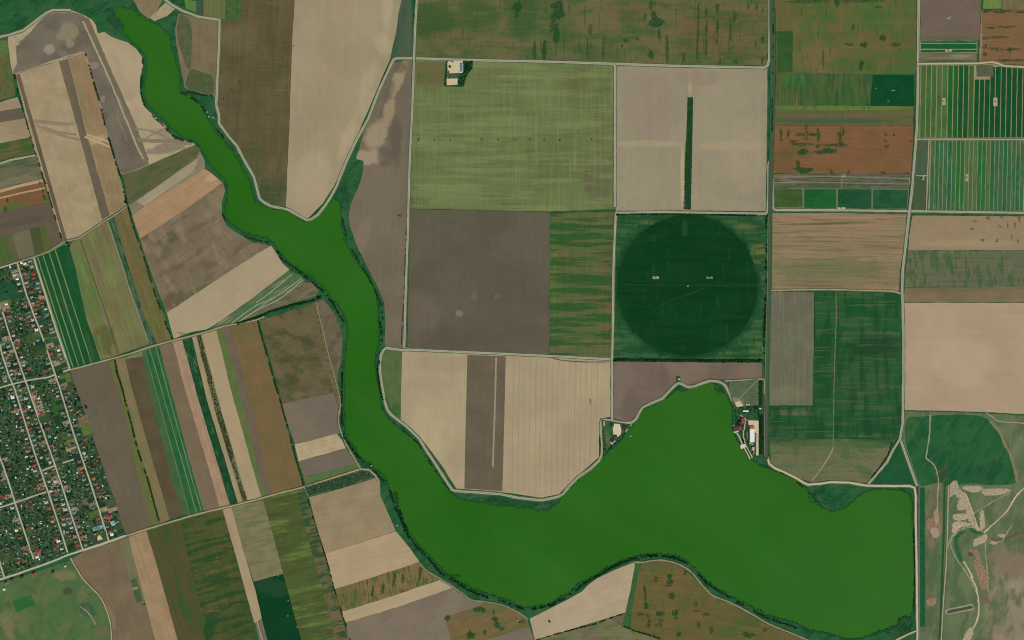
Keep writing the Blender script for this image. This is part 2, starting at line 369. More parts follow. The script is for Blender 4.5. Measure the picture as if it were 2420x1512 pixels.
field('W7','tilled_field','reddish brown tilled field with pale furrow lines at the left edge',[(0,448),(101,425),(107,444),(117,472),(117,476),(0,500)],soil((124,90,58),(114,82,52),ang=13,streak=.15,spots=[(20,490,60,7,13,(84,104,48),.9),(110,468,8,10,0,(84,104,48),.8)]))
trail('W7','pale_track',[(0,452),(50,438),(101,427)],7,flat((176,142,106),.2,6,.9,'sandy_soil'),False); trail('W7','pale_track',[(0,468),(50,456),(106,444)],4,flat((172,140,108),.2,6,.9,'sandy_soil'),False)
for x,y,r in ((18,474,4),(13,495,5),(101,452,3),(105,466,5),(95,432,3)): part('W7','weed_patch',irregular(x,y,r,r*1.4,0,10,.4),weed)
field('W8','ploughed_field','dark ploughed field along the road into the village from the north',[(0,501),(118,477),(131,518),(148,570),(120,587),(80,606),(42,616),(0,630)],soil((100,88,74),(92,80,66),ang=13,streak=.09,spots=[(50,525,70,10,13,(88,78,68),.8)]))
part('W8','weedy_strip',[(0,557),(24,553),(40,614),(0,628)],soil((96,92,56),(80,90,50),patches=ol,ang=-75))
part('W8','fallow_strip',[(28,553),(69,542),(82,602),(45,613)],soil((112,104,78),(96,98,70),ang=-75,streak=.16))
part('W8','green_crop',[(70,541),(93,535),(106,591),(83,602)],soil((62,80,48),(80,84,54),ang=-75,streak=.18))
part('W8','olive_crop',[(94,535),(108,532),(123,584),(107,590)],soil((86,98,46),(74,88,44),ang=-75,streak=.14))

# --- between the village and the lake, north of the long farm road
field('M1','irrigated_crop','dark green irrigated crop in long strips beside the village',[(80,609),(120,594),(147,577),(163,578),(180,640),(190,690),(205,755),(222,800),(240,852),(166,873),(125,755)],soil((122,128,90),(108,120,82),ang=-70))
crop = soil((24,78,40),(32,84,46),blot=50,ang=-71,streak=.12,width=5,fine=.12,name='leafy_crop',patches=[((60,88,58),-71,200,20,.6,.06,.6)])
for q in ([(83,609),(87,607),(172,870),(168,871)],[(89.5,605.5),(100,602),(185,866.5),(174.5,869.5)],[(102.5,601),(115,597),(199,862.5),(187.5,866)],[(117.5,596),(129,590),(215,858.5),(201.5,862)],[(131.5,589),(148,579),(163,579),(180,640),(190,690),(205,755),(221,800),(238,852),(217.5,858)]):
    part('M1','crop_strip',q,crop)
field('M2','grass_field','olive green hay field sloping down beside the dark irrigated strips',[(165,579),(172,573),(190,564),(220,545),(250,523),(258,531),(300,664),(345,800),(350,813),(300,830),(241,851),(222,800),(205,755),(190,690),(180,640)],
 soil((117,111,73),(104,106,67),blot=90,ang=-71,streak=.2,width=6,patches=[((112,122,70),-71,140,40,.56,.08,.6),((114,94,68),-71,160,24,.58,.08,.6)],
 spots=[(205,680,22,90,18,(86,110,62),.8),(200,640,14,60,18,(94,116,62),.6),(250,560,20,26,0,(108,96,70),.6),(245,800,30,40,0,(80,86,46),.7),(265,650,20,30,0,(112,128,66),.5),(220,730,10,60,18,(98,118,52),.6)]))
trail('M2','dark_track',[(190,566),(215,640),(255,755),(262,780),(279,836)],1.8,drk_line,False)
trail('M2','worn_track',[(254,522),(280,600),(305,680),(332,755),(351,810)],3,grey_line,False)
field('M3','scrub_strip','long teal green scrub strip between two olive hay fields',[(258,516),(266,511),(305,630),(345,755),(368,810),(353,813),(345,790),(335,755),(300,645)],soil((60,90,66),(74,98,72),blot=24,patches=[((34,68,46),-71,30,9,.55,.05,.9),((112,112,88),-71,40,8,.62,.05,.8)]))
field('M4','grass_field','brownish olive hay field between the scrub strip and the tree lined ditch',[(268,510),(300,492),(312,530),(345,620),(389,757),(405,803),(371,811),(345,755),(305,630)],soil((108,98,60),(96,92,54),blot=60,ang=-71,streak=.2,width=5,patches=[((122,100,66),-71,160,16,.56,.05,.7),((98,112,54),-71,120,18,.6,.05,.6)],spots=[(283,540,8,22,0,(92,104,56),.7)]))
field('N1','grass_field','brownish green grass field below the pale point of land at the lake bend',[(291,412),(325,402),(375,380),(460,343),(469,351),(472,357),(466,372),(400,420),(322,475),(304,484),(298,450)],soil((86,92,58),(98,92,64),blot=60,ang=30,streak=.12,patches=[((62,88,48),30,70,22,.55,.06,.7)]))
field('N2','stubble_field','grey tan strip of stubble ending in a point near the lake',[(305,485),(322,475),(400,421),(466,373),(472,358),(482,378),(484,395),(480,399),(400,450),(313,507)],soil((136,122,100),(124,112,92),ang=33,streak=.12))
part('N2','pale_strip',[(322,475),(400,421),(467,374),(464,390),(455,405),(342,487)],soil((158,144,118),(150,136,110),ang=33,streak=.1))
field('N3','stubble_field','orange tan stubble field slanting down from the lake shore',[(313,509),(400,451),(483,399),(497,408),(525,432),(430,500),(331,563)],soil((166,132,98),(154,124,92),blot=70,ang=33,streak=.2,width=5,spots=[(505,415,26,12,33,(176,148,112),.8)]))
field('N4','fallow_field','large mottled brown fallow field west of the lake bend',[(331,565),(430,501),(527,433),(531,450),(523,478),(525,513),(535,533),(557,550),(600,575),(628,578),(634,582),(605,601),(500,669),(393,737),(360,650)],
 soil((112,98,76),(124,108,86),blot=110,ang=33,streak=.1,patches=[((136,120,96),120,120,40,.56,.06,.6),((90,84,62),33,100,40,.58,.06,.6)],spots=[(525,470,30,40,60,(132,120,94),.6),(405,560,18,14,30,(82,82,62),.7),(460,690,50,9,28,(86,86,60),.6),(410,710,30,22,40,(86,78,60),.7)]))
field('N5','bare_field','pale bare field running from the lake down to the farm road',[(395,739),(500,670),(605,602),(640,581),(652,598),(667,623),(683,637),(605,697),(520,758),(487,778),(450,784),(411,800)],soil((166,148,118),(160,142,112),ang=33,streak=.07,fine=.08,spots=[(438,792,24,5,-18,(128,112,88),.7)]))
field('N6','grass_strip','green strip of rough grass crossed by pale wheel tracks beside the lake',[(605,699),(683,640),(712,652),(720,664),(690,690),(605,745),(530,770),(490,781),(520,760)],soil((82,104,72),(70,98,64),blot=30,ang=33,streak=.14,patches=[((138,128,100),33,120,12,.58,.05,.7)]))
for ps in ([(712,658),(650,702),(605,722),(545,765)],[(714,662),(660,706),(605,734),(556,766)],[(690,648),(640,690),(605,715)]): trail('N6','wheel_track',ps,1.6,flat((158,160,128),.2,5,.9,'chalky_soil'))
field('N7','fallow_field','small brown wedge of fallow land between the grass strip and a dark hedge',[(720,667),(735,668),(752,686),(746,698),(700,712),(640,731),(566,760),(612,734),(680,696)],soil((116,102,80),(96,92,70),blot=40,ang=33,patches=[((78,84,58),20,60,20,.56,.06,.7)]))
field('N8','fallow_field','dry mottled fallow field with cut corners left of the sandy ditch',[(613,758),(680,737),(738,718),(757,790),(787,927),(730,940),(667,953),(640,850),(622,790)],
 soil((106,94,68),(92,84,58),blot=70,ang=-12,streak=.1,patches=[((70,76,46),-12,70,40,.56,.07,.75),((124,112,80),14,160,6,.64,.05,.35)],spots=[(725,810,14,22,0,(76,76,50),.8),(685,905,30,24,0,(78,82,50),.7),(672,850,12,8,0,(72,76,48),.7)]))
field('N9','fallow_field','narrow brown fallow wedge between the sandy ditch and the lake bank',[(750,714),(764,708),(786,736),(803,772),(808,800),(806,850),(798,880),(797,905),(803,938),(775,850),(760,757)],soil((112,96,78),(98,88,68),blot=40,patches=[((80,80,58),60,40,20,.57,.06,.7)]))
field('N8b','sandy_ditch','sandy straight ditch with a tan edge cutting through the fallow land',[(738,716),(748,713),(758,757),(780,850),(802,940),(803,966),(797,962),(787,927),(765,830)],soil((112,98,70),(84,78,52),blot=14,ang=-75,streak=.2,width=3))
trail('N8b','pale_track',[(747,714),(757,757),(778,845),(803,938),(804,965)],1.8,flat((146,130,98),.25,5,.9,'sandy_soil'),False)
field('N10','ploughed_field','mauve grey ploughed field beside the straight part of the lake',[(668,955),(730,941),(787,929),(797,963),(803,1008),(806,1022),(750,1035),(697,1048),(680,1000)],soil((112,100,86),(120,106,90),ang=13,streak=.08))
field('N11','stubble_field','pale yellow stubble field between two mauve ploughed ones by the lake',[(697,1050),(750,1037),(795,1025),(808,1041),(816,1059),(760,1074),(706,1089)],soil((176,156,122),(164,144,110),blot=30,ang=14,streak=.16,width=4))
field('N12','ploughed_field','grey brown ploughed field just above the strip of green near the orchard',[(706,1091),(760,1076),(817,1061),(832,1078),(842,1093),(780,1110),(718,1127)],soil((112,100,86),(106,95,80),ang=14,streak=.08))
field('N13','grass_strip','green strip of grass directly above the dotted orchard by the lake',[(718,1129),(780,1111),(842,1095),(850,1106),(790,1124),(722,1145)],soil((78,104,58),(92,108,64),blot=30,ang=15,streak=.14))
field('N14','orchard','dark orchard plot dotted with young trees at the lake bank',[(722,1151),(790,1130),(852,1110),(872,1113),(888,1128),(810,1153),(730,1173)],soil((58,86,58),(76,96,68),blot=16,ang=15))

# --- long strips south of the farm road
SC = dict(ang=-73, streak=.12, width=5)
field('S0','ploughed_field','wide dark ploughed strip along the eastern edge of the village',[(167,878),(210,866),(254,855),(277,918),(300,1006),(327,1131),(360,1240),(298,1264),(260,1150),(215,1020),(185,935)],soil((104,93,76),(98,88,71),blot=140,**SC))
field('S1','weedy_strip','olive weedy strip with a dark line of bushes next to the wide ploughed strip',[(256,855),(272,849),(300,950),(326,1050),(351,1131),(380,1237),(361,1240),(328,1131),(301,1006),(278,918)],soil((104,100,60),(92,98,52),blot=30,patches=[((92,110,50),-73,60,10,.53,.06,.8)],**SC))
field('S2','stubble_strip','tan olive strip right of the line of bushes',[(274,848),(291,846),(296,850),(312,922),(372,1130),(400,1227),(381,1236),(352,1131),(327,1050),(301,950)],soil((124,110,76),(114,106,68),blot=50,**SC))
field('S3','ploughed_strip','darkest brown strip in the row of strips east of the village',[(296,849),(335,842),(350,920),(375,1020),(405,1130),(431,1214),(402,1226),(373,1130),(313,920)],soil((86,74,54),(94,82,62),blot=60,**SC))
field('S3b','grass_patch','small pale green grass end on top of the darkest brown strip',[(293,846),(336,829),(341,838),(336,841),(297,848)],soil((116,120,82),(98,112,70),blot=16))
field('S4','green_strip','muted green crop strip right of the darkest brown strip',[(338,829),(342,828),(425,1131),(449,1217),(432,1214),(406,1131),(351,918),(337,842)],soil((64,92,56),(74,98,62),blot=60,**SC))
field('S5','irrigated_crop','bright green irrigated strip with thin pale wheel lines',[(342,827),(376,819),(460,1131),(483,1208),(449,1217),(425,1131)],soil((108,126,88),(92,116,78),ang=-73))
g5 = soil((34,90,50),(54,96,62),blot=40,ang=-73,streak=.14,width=4,patches=[((66,98,66),-73,100,10,.6,.06,.6)],name='leafy_crop')
for q in ([(343,827),(352.5,825),(441,1131),(463,1213),(450,1217),(426,1131)],[(355,824),(367,821),(452,1131),(475,1210),(465.5,1213),(443.5,1131)],[(369.5,820.5),(376,819),(459.5,1131),(482,1208),(478,1209),(454.5,1131)]): part('S5','crop_strip',q,g5)
field('S6','ploughed_strip','brown strip right of the bright green irrigated one',[(378,818),(408,809),(440,930),(500,1131),(518,1200),(485,1208),(461,1131)],soil((120,102,80),(112,96,74),blot=60,**SC))
field('S7','stubble_strip','pinkish pale strip left of the dark green one',[(409,808),(430,801),(470,950),(524,1131),(543,1195),(519,1200),(501,1131),(441,930)],soil((162,132,106),(148,122,96),blot=40,ang=-73,streak=.24,width=5))
field('S8','alfalfa_strip','dark green strip of tall crop between two pale strips',[(431,801),(453,796),(490,950),(545,1131),(562,1189),(545,1194),(525,1131),(471,950)],soil((24,66,36),(36,78,48),blot=24,ang=-73,streak=.16,patches=[((62,94,66),-73,40,14,.58,.06,.8)]))
field('S9','stubble_strip','narrow pale strip between the dark green strip and the dotted orchard row',[(454,796),(463,793),(510,980),(556,1131),(572,1187),(563,1189),(546,1131),(491,950)],soil((156,140,106),(146,130,98),**SC))
field('S10','orchard','long narrow orchard strip dotted with rows of young trees',[(464,793),(475,789),(520,960),(569,1131),(585,1183),(573,1186),(557,1131),(511,980)],soil((122,116,82),(104,106,72),blot=20,ang=-73))
field('S11','stubble_strip','wide clean pale tan strip right of the dotted orchard row',[(476,789),(511,779),(545,920),(604,1131),(617,1174),(586,1183),(570,1131),(521,960)],soil((166,146,114),(158,138,106),blot=120,ang=-73,streak=.05,fine=.08))
field('S12','grass_strip','thin olive green strip at the right of the clean pale one',[(512,779),(527,775),(580,980),(614,1131),(631,1170),(618,1174),(605,1131),(546,920)],soil((96,108,62),(84,102,54),blot=40,**SC))
field('S13','ploughed_strip','thin mauve brown strip left of the wide orange brown field',[(528,775),(543,770),(590,940),(615,1050),(630,1131),(644,1165),(632,1170),(615,1131),(581,980)],soil((110,94,80),(102,90,74),blot=50,**SC))
field('S14','tilled_field','wide orange brown field with faint green tinges left of the thin hedge',[(544,770),(608,757),(617,793),(634,856),(659,943),(684,1033),(709,1123),(715,1146),(680,1157),(645,1165),(631,1131),(616,1050),(591,940)],soil((120,95,64),(110,92,60),blot=60,ang=-73,streak=.08,patches=[((94,98,58),12,90,20,.57,.08,.7)]))

# --- south west
field('T0','ploughed_field','brown ploughed field below the village road with a curving pale edge',[(171,1321),(197,1303),(282,1278),(297,1330),(322,1427),(345,1430),(367,1513),(265,1513),(263,1474),(250,1434),(235,1406),(200,1371),(174,1328)],soil((122,104,80),(108,92,72),blot=120,ang=-72,streak=.08,spots=[(255,1460,16,40,20,(140,118,86),.6)]))
field('T1','grass_strip','pale olive strip with an enclosed tree garden at its lower end',[(283,1277),(302,1270),(335,1375),(341,1424),(323,1427),(299,1335)],soil((116,110,80),(104,106,72),blot=24,ang=-72,streak=.14))
part('T1','garden',[(308,1369),(322,1366),(338,1419),(323,1425)],soil((62,86,52),(78,96,62),blot=8))
part('T1','paved_yard',[(313,1388),(325,1386),(327,1391),(315,1394)],flat((130,130,104),.15,4,.9,'worn_yard'))
field('T2','stubble_field','orange tan strip right of the enclosed tree garden',[(304,1269),(345,1254),(366,1320),(420,1513),(368,1513),(338,1400)],soil((158,130,98),(144,118,88),blot=60,ang=-72,streak=.2,width=5))
field('T3','rough_field','brown and green patchy field right of the orange tan strip',[(347,1252),(425,1229),(440,1300),(470,1420),(485,1513),(421,1513),(367,1320)],soil((86,76,50),(72,78,44),blot=70,ang=-72,streak=.16,patches=[((54,84,40),-72,120,22,.54,.06,.8)]))
field('T4','irrigated_crop','dark patchy green field with slanting irrigation bands below the farm road',[(426,1228),(526,1205),(548,1290),(602,1490),(606,1513),(486,1513),(471,1420),(441,1300)],soil((66,80,42),(86,82,48),blot=60,ang=-72,streak=.2,patches=[((40,72,36),14,170,20,.53,.05,.85),((60,92,42),-72,120,14,.6,.06,.5),((110,86,54),14,130,16,.62,.04,.7)],spots=[(495,1480,18,50,-20,(26,74,40),.8)]))
field('T5','stubble_strip','pale tan strip slanting down between patchy green and olive fields',[(527,1205),(546,1198),(597,1378),(606,1402),(618,1461),(605,1470),(601,1470),(560,1320)],soil((166,144,112),(156,134,104),ang=-73,streak=.1))
field('T5b','ploughed_strip','short grey strip with a pale wheel line at the foot of the pale tan strip',[(604,1472),(619,1464),(632,1513),(612,1513)],soil((118,108,88),ang=-73)); trail('T5b','pale_track',[(608,1470),(613,1490),(620,1512)],1.6,pale_line,False)
field('T6','grass_field','pale olive grass field above the darkest green square',[(548,1198),(621,1180),(645,1265),(668,1355),(600,1373),(575,1300)],soil((126,118,84),(112,110,76),blot=50,ang=15,streak=.12,width=9,patches=[((94,104,66),15,90,16,.56,.06,.7)]))
field('T7','alfalfa_field','darkest green field near the bottom edge, left of the banded one',[(600,1375),(668,1357),(690,1435),(712,1513),(633,1513),(619,1461),(606,1402)],soil((14,60,32),(18,64,36),blot=80,ang=-73,streak=.05,fine=.1,spots=[(640,1385,50,22,-15,(40,72,46),.7)]))
for x,y in ((681,1419),(680,1455),(702,1481),(657,1360)): part('T7','bare_spot',irregular(x,y,1.6,1.6,0,7,.4),grey_line,jit=0)
field('T8','irrigated_crop','olive green field with pale bands, dark banded along its hedge',[(622,1180),(717,1154),(726,1175),(755,1270),(790,1392),(823,1513),(713,1513),(691,1435),(646,1265)],
 soil((76,92,46),(72,82,44),blot=60,ang=15,streak=.2,width=10,patches=[((98,118,58),10,190,26,.57,.06,.75),((74,74,42),10,150,24,.57,.05,.75)]))
part('T8','damp_strip',[(700,1160),(717,1155),(725,1176),(755,1271),(789,1392),(822,1512),(792,1512),(765,1400),(735,1300)],soil((112,94,66),(96,92,60),blot=40,ang=15,streak=.12,patches=[((44,76,48),14,90,13,.52,.04,.95),((60,88,52),-73,90,20,.6,.05,.7)],spots=[(715,1190,14,50,-18,(58,86,50),.8),(740,1290,14,30,-18,(52,82,50),.7)]),jit=1.5)
field('T9','stubble_field','large brown tan field under the orchard, upper of three by the lake bank',[(731,1175),(810,1154),(888,1130),(897,1138),(898,1172),(915,1210),(934,1254),(850,1281),(769,1308),(748,1240)],soil((150,130,100),(138,120,90),blot=90,ang=12,streak=.1,width=8))
field('T10','stubble_field','palest tan field in the middle of three by the lake bank',[(769,1309),(850,1283),(935,1256),(970,1298),(990,1327),(890,1360),(791,1391)],soil((172,148,118),(164,142,110),blot=90,ang=12,streak=.08,width=8))
field('T11','tilled_field','brown field with green vertical streaks below the palest tan field',[(792,1392),(890,1362),(991,1328),(1006,1346),(1042,1367),(930,1406),(808,1445)],soil((128,104,72),(112,98,62),blot=50,ang=12,streak=.12,patches=[((62,90,42),96,40,9,.55,.045,.85)],spots=[(830,1410,30,30,0,(88,94,50),.6)]))
for x,y,l in ((931,1370,38),(952,1366,24),(992,1358,44),(905,1390,22),(880,1395,26),(1008,1372,12)):
    part('T11','weed_patch',irregular(x,y,3.2,l/2,8,16,.35,int(x)),weed)
field('T12','stubble_strip','pale strip slanting below the brown field with green streaks',[(808,1446),(930,1408),(1043,1369),(1060,1378),(1072,1387),(950,1430),(816,1471)],soil((172,152,120),(166,146,114),ang=18,streak=.06,fine=.07))
field('T13','ploughed_field','broad mauve grey ploughed field at the bottom edge left of the weedy square',[(817,1473),(950,1431),(1073,1389),(1094,1400),(1115,1418),(1148,1424),(1100,1442),(1049,1458),(1058,1485),(1066,1513),(825,1513)],soil((118,104,88),(126,112,94),blot=110,ang=18,streak=.07))
field('T14','rough_field','brown square with dark weed patches at the bottom edge under the lake',[(1051,1459),(1100,1443),(1155,1424),(1185,1430),(1215,1443),(1246,1464),(1249,1478),(1210,1490),(1140,1513),(1068,1513)],soil((120,98,64),(108,92,58),blot=50,ang=18,streak=.14,patches=[((84,96,54),18,60,12,.56,.05,.75)],spots=[(1150,1440,50,12,10,(84,102,58),.7)]))
for x,y,rx,ry in ((1057,1460,8,6),(1170,1463,8,5),(1174,1476,5,8),(1184,1485,8,4),(1112,1500,8,10),(1145,1495,3,8),(1133,1440,12,7),(1166,1446,2,7),(1232,1468,9,4)): part('T14','weed_patch',irregular(x,y,rx,ry,0,14,.45,3),weed)
field('T14b','ploughed_field','small grey ploughed corner right of the weedy square at the bottom',[(1142,1513),(1211,1492),(1250,1480),(1262,1513)],soil((118,106,90),ang=18,streak=.08))
field('T15','bare_field','pale bare field shaped like a wedge on the southern lake bank',[(1252,1462),(1300,1438),(1345,1415),(1375,1398),(1390,1382),(1412,1366),(1450,1348),(1497,1329),(1501,1331),(1490,1390),(1478,1446),(1400,1470),(1264,1511)],soil((174,154,126),(164,144,116),blot=110,ang=18,streak=.06,fine=.07))
field('T16','grass_field','olive grass wedge at the bottom edge below the pale bare wedge',[(1266,1513),(1400,1473),(1440,1462),(1475,1478),(1530,1500),(1556,1513)],soil((106,108,72),(118,110,80),blot=50,patches=[((82,98,58),18,60,14,.55,.06,.7)],spots=[(1395,1500,30,16,-10,(112,98,84),.7)]))
field('T16b','fallow_field','little grey brown fallow triangle left of the shrubby field border',[(1440,1461),(1478,1449),(1475,1465),(1470,1478)],soil((108,96,74),(84,86,58),blot=14))
field('T17','rough_field','large brown green field with scattered dark weeds inside the lake loop at the bottom',[(1513,1334),(1559,1326),(1597,1335),(1622,1349),(1672,1401),(1710,1419),(1760,1448),(1814,1478),(1880,1502),(1900,1513),(1562,1513),(1490,1486),(1492,1440),(1503,1380)],
 soil((106,90,54),(92,88,50),blot=90,ang=-8,streak=.12,patches=[((72,94,48),90,60,22,.58,.06,.75),((118,96,58),-8,120,14,.6,.05,.5)],spots=[(1750,1480,60,22,20,(74,92,46),.7),(1540,1340,40,8,0,(82,96,52),.7)]))
for x,y,rx,ry in ((1582,1362,5,9),(1583,1375,9,4),(1587,1408,9,6),(1619,1352,4,6),(1559,1450,9,6),(1595,1447,7,7),(1597,1460,6,4),(1643,1424,4,9),(1645,1444,6,3),(1668,1451,10,4),(1513,1451,7,4),(1527,1430,5,8),(1530,1455,6,4),(1533,1474,4,10),(1556,1476,9,4),(1560,1465,7,3),(1549,1365,5,3),(1549,1372,5,3),(1650,1478,4,9),(1680,1488,4,8),(1577,1384,10,2),(1604,1498,5,6),(1767,1500,12,6),(1808,1488,6,4),(1523,1395,3,14),(1525,1412,3,8)):
    part('T17','weed_patch',irregular(x,y,rx,ry,0,14,.45,9),weed)
field('T17b','shrubby_border','green shrubby border strip between the pale wedge and the weedy field',[(1501,1329),(1513,1334),(1503,1380),(1492,1440),(1490,1486),(1470,1480),(1478,1447),(1491,1390)],soil((58,98,56),(46,86,48),blot=20,ang=80))

# --- top middle
field('P1','grass_field','small tan field above the head of the lake at the top edge',[(314,-3),(385,-3),(370,25),(352,44),(330,26)],soil((132,116,90),(124,110,80),ang=60,streak=.12))
field('P1b','bare_field','tiny pale bare field above the head of the lake',[(392,6),(412,21),(395,37),(365,49),(355,42),(372,26)],soil((166,148,118),(152,136,106),ang=60,streak=.1,blot=20))
field('P1c','grass_strip','light green grass strip at the top edge west of the big brown field',[(436,0),(463,4),(463,29),(440,20)],soil((96,128,62),(84,116,58),ang=88))
field('P1d','green_strip','dark green strip between light grass and olive grass at the top edge',[(465,4),(481,0),(481,40),(465,35)],soil((62,82,60),ang=88))
field('P1e','grass_strip','olive brown grass strip at the top edge west of the big brown field',[(482,-3),(533,-3),(531,46),(482,40)],soil((96,104,62),(108,106,70),ang=88,streak=.2))
field('P1f','green_crop','square of darker green crop at the top edge beside the big brown field',[(534,-3),(570,-3),(569,50),(532,47)],soil((72,96,50),(56,88,44),ang=88,streak=.2,blot=20))
field('P2','grass_field','pinkish brown grass field with dark green patches between the lake and the road',[(422,33),(465,40),(514,51),(513,150),(507,228),(480,222),(460,214),(437,208),(428,160),(418,110),(414,70)],soil((122,106,80),(110,100,72),blot=50,ang=88,streak=.16))
part('P2','green_patch',smooth([(424,38),(440,40),(452,64),(454,110),(450,160),(441,158),(426,115),(418,80)],4,True),soil((76,88,60),(92,96,70),blot=20,ang=88),jit=3.4)
part('P2','green_patch',smooth([(452,164),(480,172),(503,182),(503,224),(470,216),(440,206),(442,185)],4,True),soil((72,86,56),(88,94,62),blot=20,ang=88),jit=3.4)
field('P3','fallow_field','big dark brown fallow field between the lakeside road and the long pale field',[(523,48),(570,51),(573,-3),(695,-3),(690,100),(683,280),(674,487),(640,484),(617,468),(600,423),(580,388),(521,292),(517,245),(519,140)],
 soil((98,86,60),(86,76,52),blot=120,ang=88,streak=.16,width=6,patches=[((116,106,70),-3,110,9,.62,.08,.4),((70,82,48),88,140,26,.6,.06,.6)],spots=[(640,455,40,35,0,(60,80,48),.8),(600,380,30,50,0,(72,84,50),.5),(560,90,50,40,0,(112,100,70),.5)]))
for x,y in ((565,193),(548,212),(527,235),(560,275),(715-40,103),(713-20,108)): part('P3','weed_clump',irregular(x,y,1.4,3,0,9,.4),weed_dk,jit=0)
field('P4','bare_field','long pale bare field narrowing to a point at the fork of the lake',[(697,-3),(949,-3),(941,30),(937,65),(921,139),(888,215),(848,310),(810,390),(787,442),(762,480),(725,517),(700,504),(676,490),(685,280),(691,100)],
 soil((158,142,113),(148,132,104),blot=260,ang=87,streak=.05,width=14,fine=.06,spots=[(915,20,16,44,0,(172,152,120),.7,(1.6,.1,1.8,.9)),(905,105,20,26,10,(172,154,122),.7,(1.6,.1,1.8,.9)),(870,190,16,44,-24,(168,152,118),.6,(1.6,.1,1.8,.9)),(822,330,16,54,-20,(174,154,124),.7,(1.6,.1,1.8,.9)),(740,420,50,70,0,(168,150,122),.6),(860,250,20,34,-25,(168,152,116),.6,(1.6,.1,1.8,.9))]))
field('P5','grass_field','teal green grass wedge left of the northern crossroads',[(950,-3),(972,-3),(974,136),(925,137),(938,65),(943,30)],soil((58,86,62),(78,88,68),blot=40,ang=88,streak=.16,spots=[(955,100,14,40,0,(74,92,70),.6),(966,60,8,80,0,(84,92,68),.4)]))
field('P6','bare_field','long grey field with cloudy tan patches right of the slanting canal road',[(927,149),(972,141),(970,250),(967,378),(962,560),(954,756),(951,826),(913,820),(909,806),(911,756),(908,715),(893,678),(868,630),(848,590),(828,538),(824,510),(831,478),(846,445),(856,415),(860,380),(842,375),(862,305),(882,250),(907,190)],
 soil((116,104,86),(106,95,80),blot=170,ang=86,streak=.07,width=12,spots=[(940,190,14,50,-22,(152,136,104),.9),(920,260,14,40,-10,(150,132,102),.9),(890,320,26,40,-30,(152,136,108),.9),(870,372,40,20,0,(156,138,112),.9),(935,330,16,60,0,(94,84,72),.7),(910,370,20,26,0,(96,86,74),.7),(855,560,18,60,-18,(128,112,96),.6),(945,160,20,14,0,(98,86,72),.7),(920,220,10,30,-20,(98,86,74),.5)]),jit=1.2)
for x,y in ((939,509),(943.5,509.5),(948,510)): part('P6','weed_clump',irregular(x,y,1.6,1.8,0,7,.3),weed_dk,jit=0)

# --- centre
field('C1','rough_field','wide olive brown field with green weed streaks along the top edge',[(987,-3),(1814,-3),(1813,100),(1810,153),(1600,152),(1450,147),(1100,139),(982,137)],
 soil((105,98,64),(95,96,60),blot=110,ang=0,streak=.14,width=5,patches=[((60,88,46),0,120,50,.52,.1,.7),((52,84,44),90,110,10,.61,.045,.8),((112,92,62),0,160,14,.62,.05,.6)],
 spots=[(1020,50,60,50,0,(52,84,42),.8),(1130,40,60,50,0,(60,88,46),.7),(1230,40,40,60,0,(44,84,48),.7),(1310,60,60,50,0,(78,96,54),.6),(1060,90,60,20,0,(104,94,58),.5),(1480,30,60,30,0,(112,92,60),.6),(1700,80,110,70,0,(108,88,58),.7),(1350,110,60,30,0,(84,96,56),.6)]))
for x,y,rx,ry in ((1222,17,12,11),(1221,36,4,12),(1317,36,18,12),(1318,14,14,12),(1314,80,7,22),(1304,62,6,14),(1263,120,4,25),(1286,120,5,24),(1394,70,4,14),(1388,115,2,24),(1538,12,5,13),(1545,38,7,10),(1550,54,17,11),(1556,80,3,12),(1523,40,3,10),(1576,115,4,32),(1538,130,6,9),(1615,138,4,12),(1650,28,2.5,28),(1649,75,3,22),(1647,120,3,28),(1668,30,3,12),(1669,65,3,20),(1668,112,2.5,26),(1694,20,5,10),(1695,65,4,18),(1693,98,3,8),(1735,40,4,14),(1726,75,3,24),(1767,15,2.5,9),(1787,17,2.5,10),(1802,24,3,5),(1801,94,4,8),(1701,145,3,8),(1738,146,5,5),(1801,144,3,8),(1425,115,2.5,24),(1477,96,6,5),(1505,92,5,4),(1469,110,2,8),(1785,103,2,6)):
    part('C1','weed_patch',irregular(x,y,rx,ry,0,16,.32,int(x+y)),weed)
field('C2','grain_field','great light olive green field with faint crossing bands in the middle of the land',[(980,143),(1100,144),(1300,148),(1451,153),(1451,300),(1451,493),(1300,499),(1200,497),(970,492),(974,300)],
 soil((104,116,70),(96,106,64),blot=150,ang=90,streak=.14,width=8,patches=[((122,130,82),0,240,20,.55,.09,.6),((88,92,64),0,180,22,.6,.09,.6),((118,126,80),90,240,12,.58,.08,.45)],
 spots=[(1010,180,40,40,0,(98,98,62),.6),(1360,190,40,30,0,(96,96,62),.6),(1420,430,50,50,0,(94,92,66),.6),(1430,300,30,120,0,(98,100,64),.5),(1290,220,40,40,0,(112,122,74),.6),(1170,180,30,30,0,(106,106,68),.6),(1060,460,80,40,0,(118,128,80),.5),(1180,350,14,12,0,(86,86,60),.6)]))
part('C2','grass_paddock',[(984,147),(1051,147),(1050,200),(982,200)],soil((96,98,58),(106,98,62),blot=30,ang=0,spots=[(989,178,5,5,0,(62,96,56),.8)]),'browner grass paddock beside the farm')
for x in (988,1026,1064,1138,1177,1216,1252,1286,1322,1397): part('C2','weed_clump',irregular(x,330,2.2,3.2,0,9,.4,x),weed_dk,jit=0)
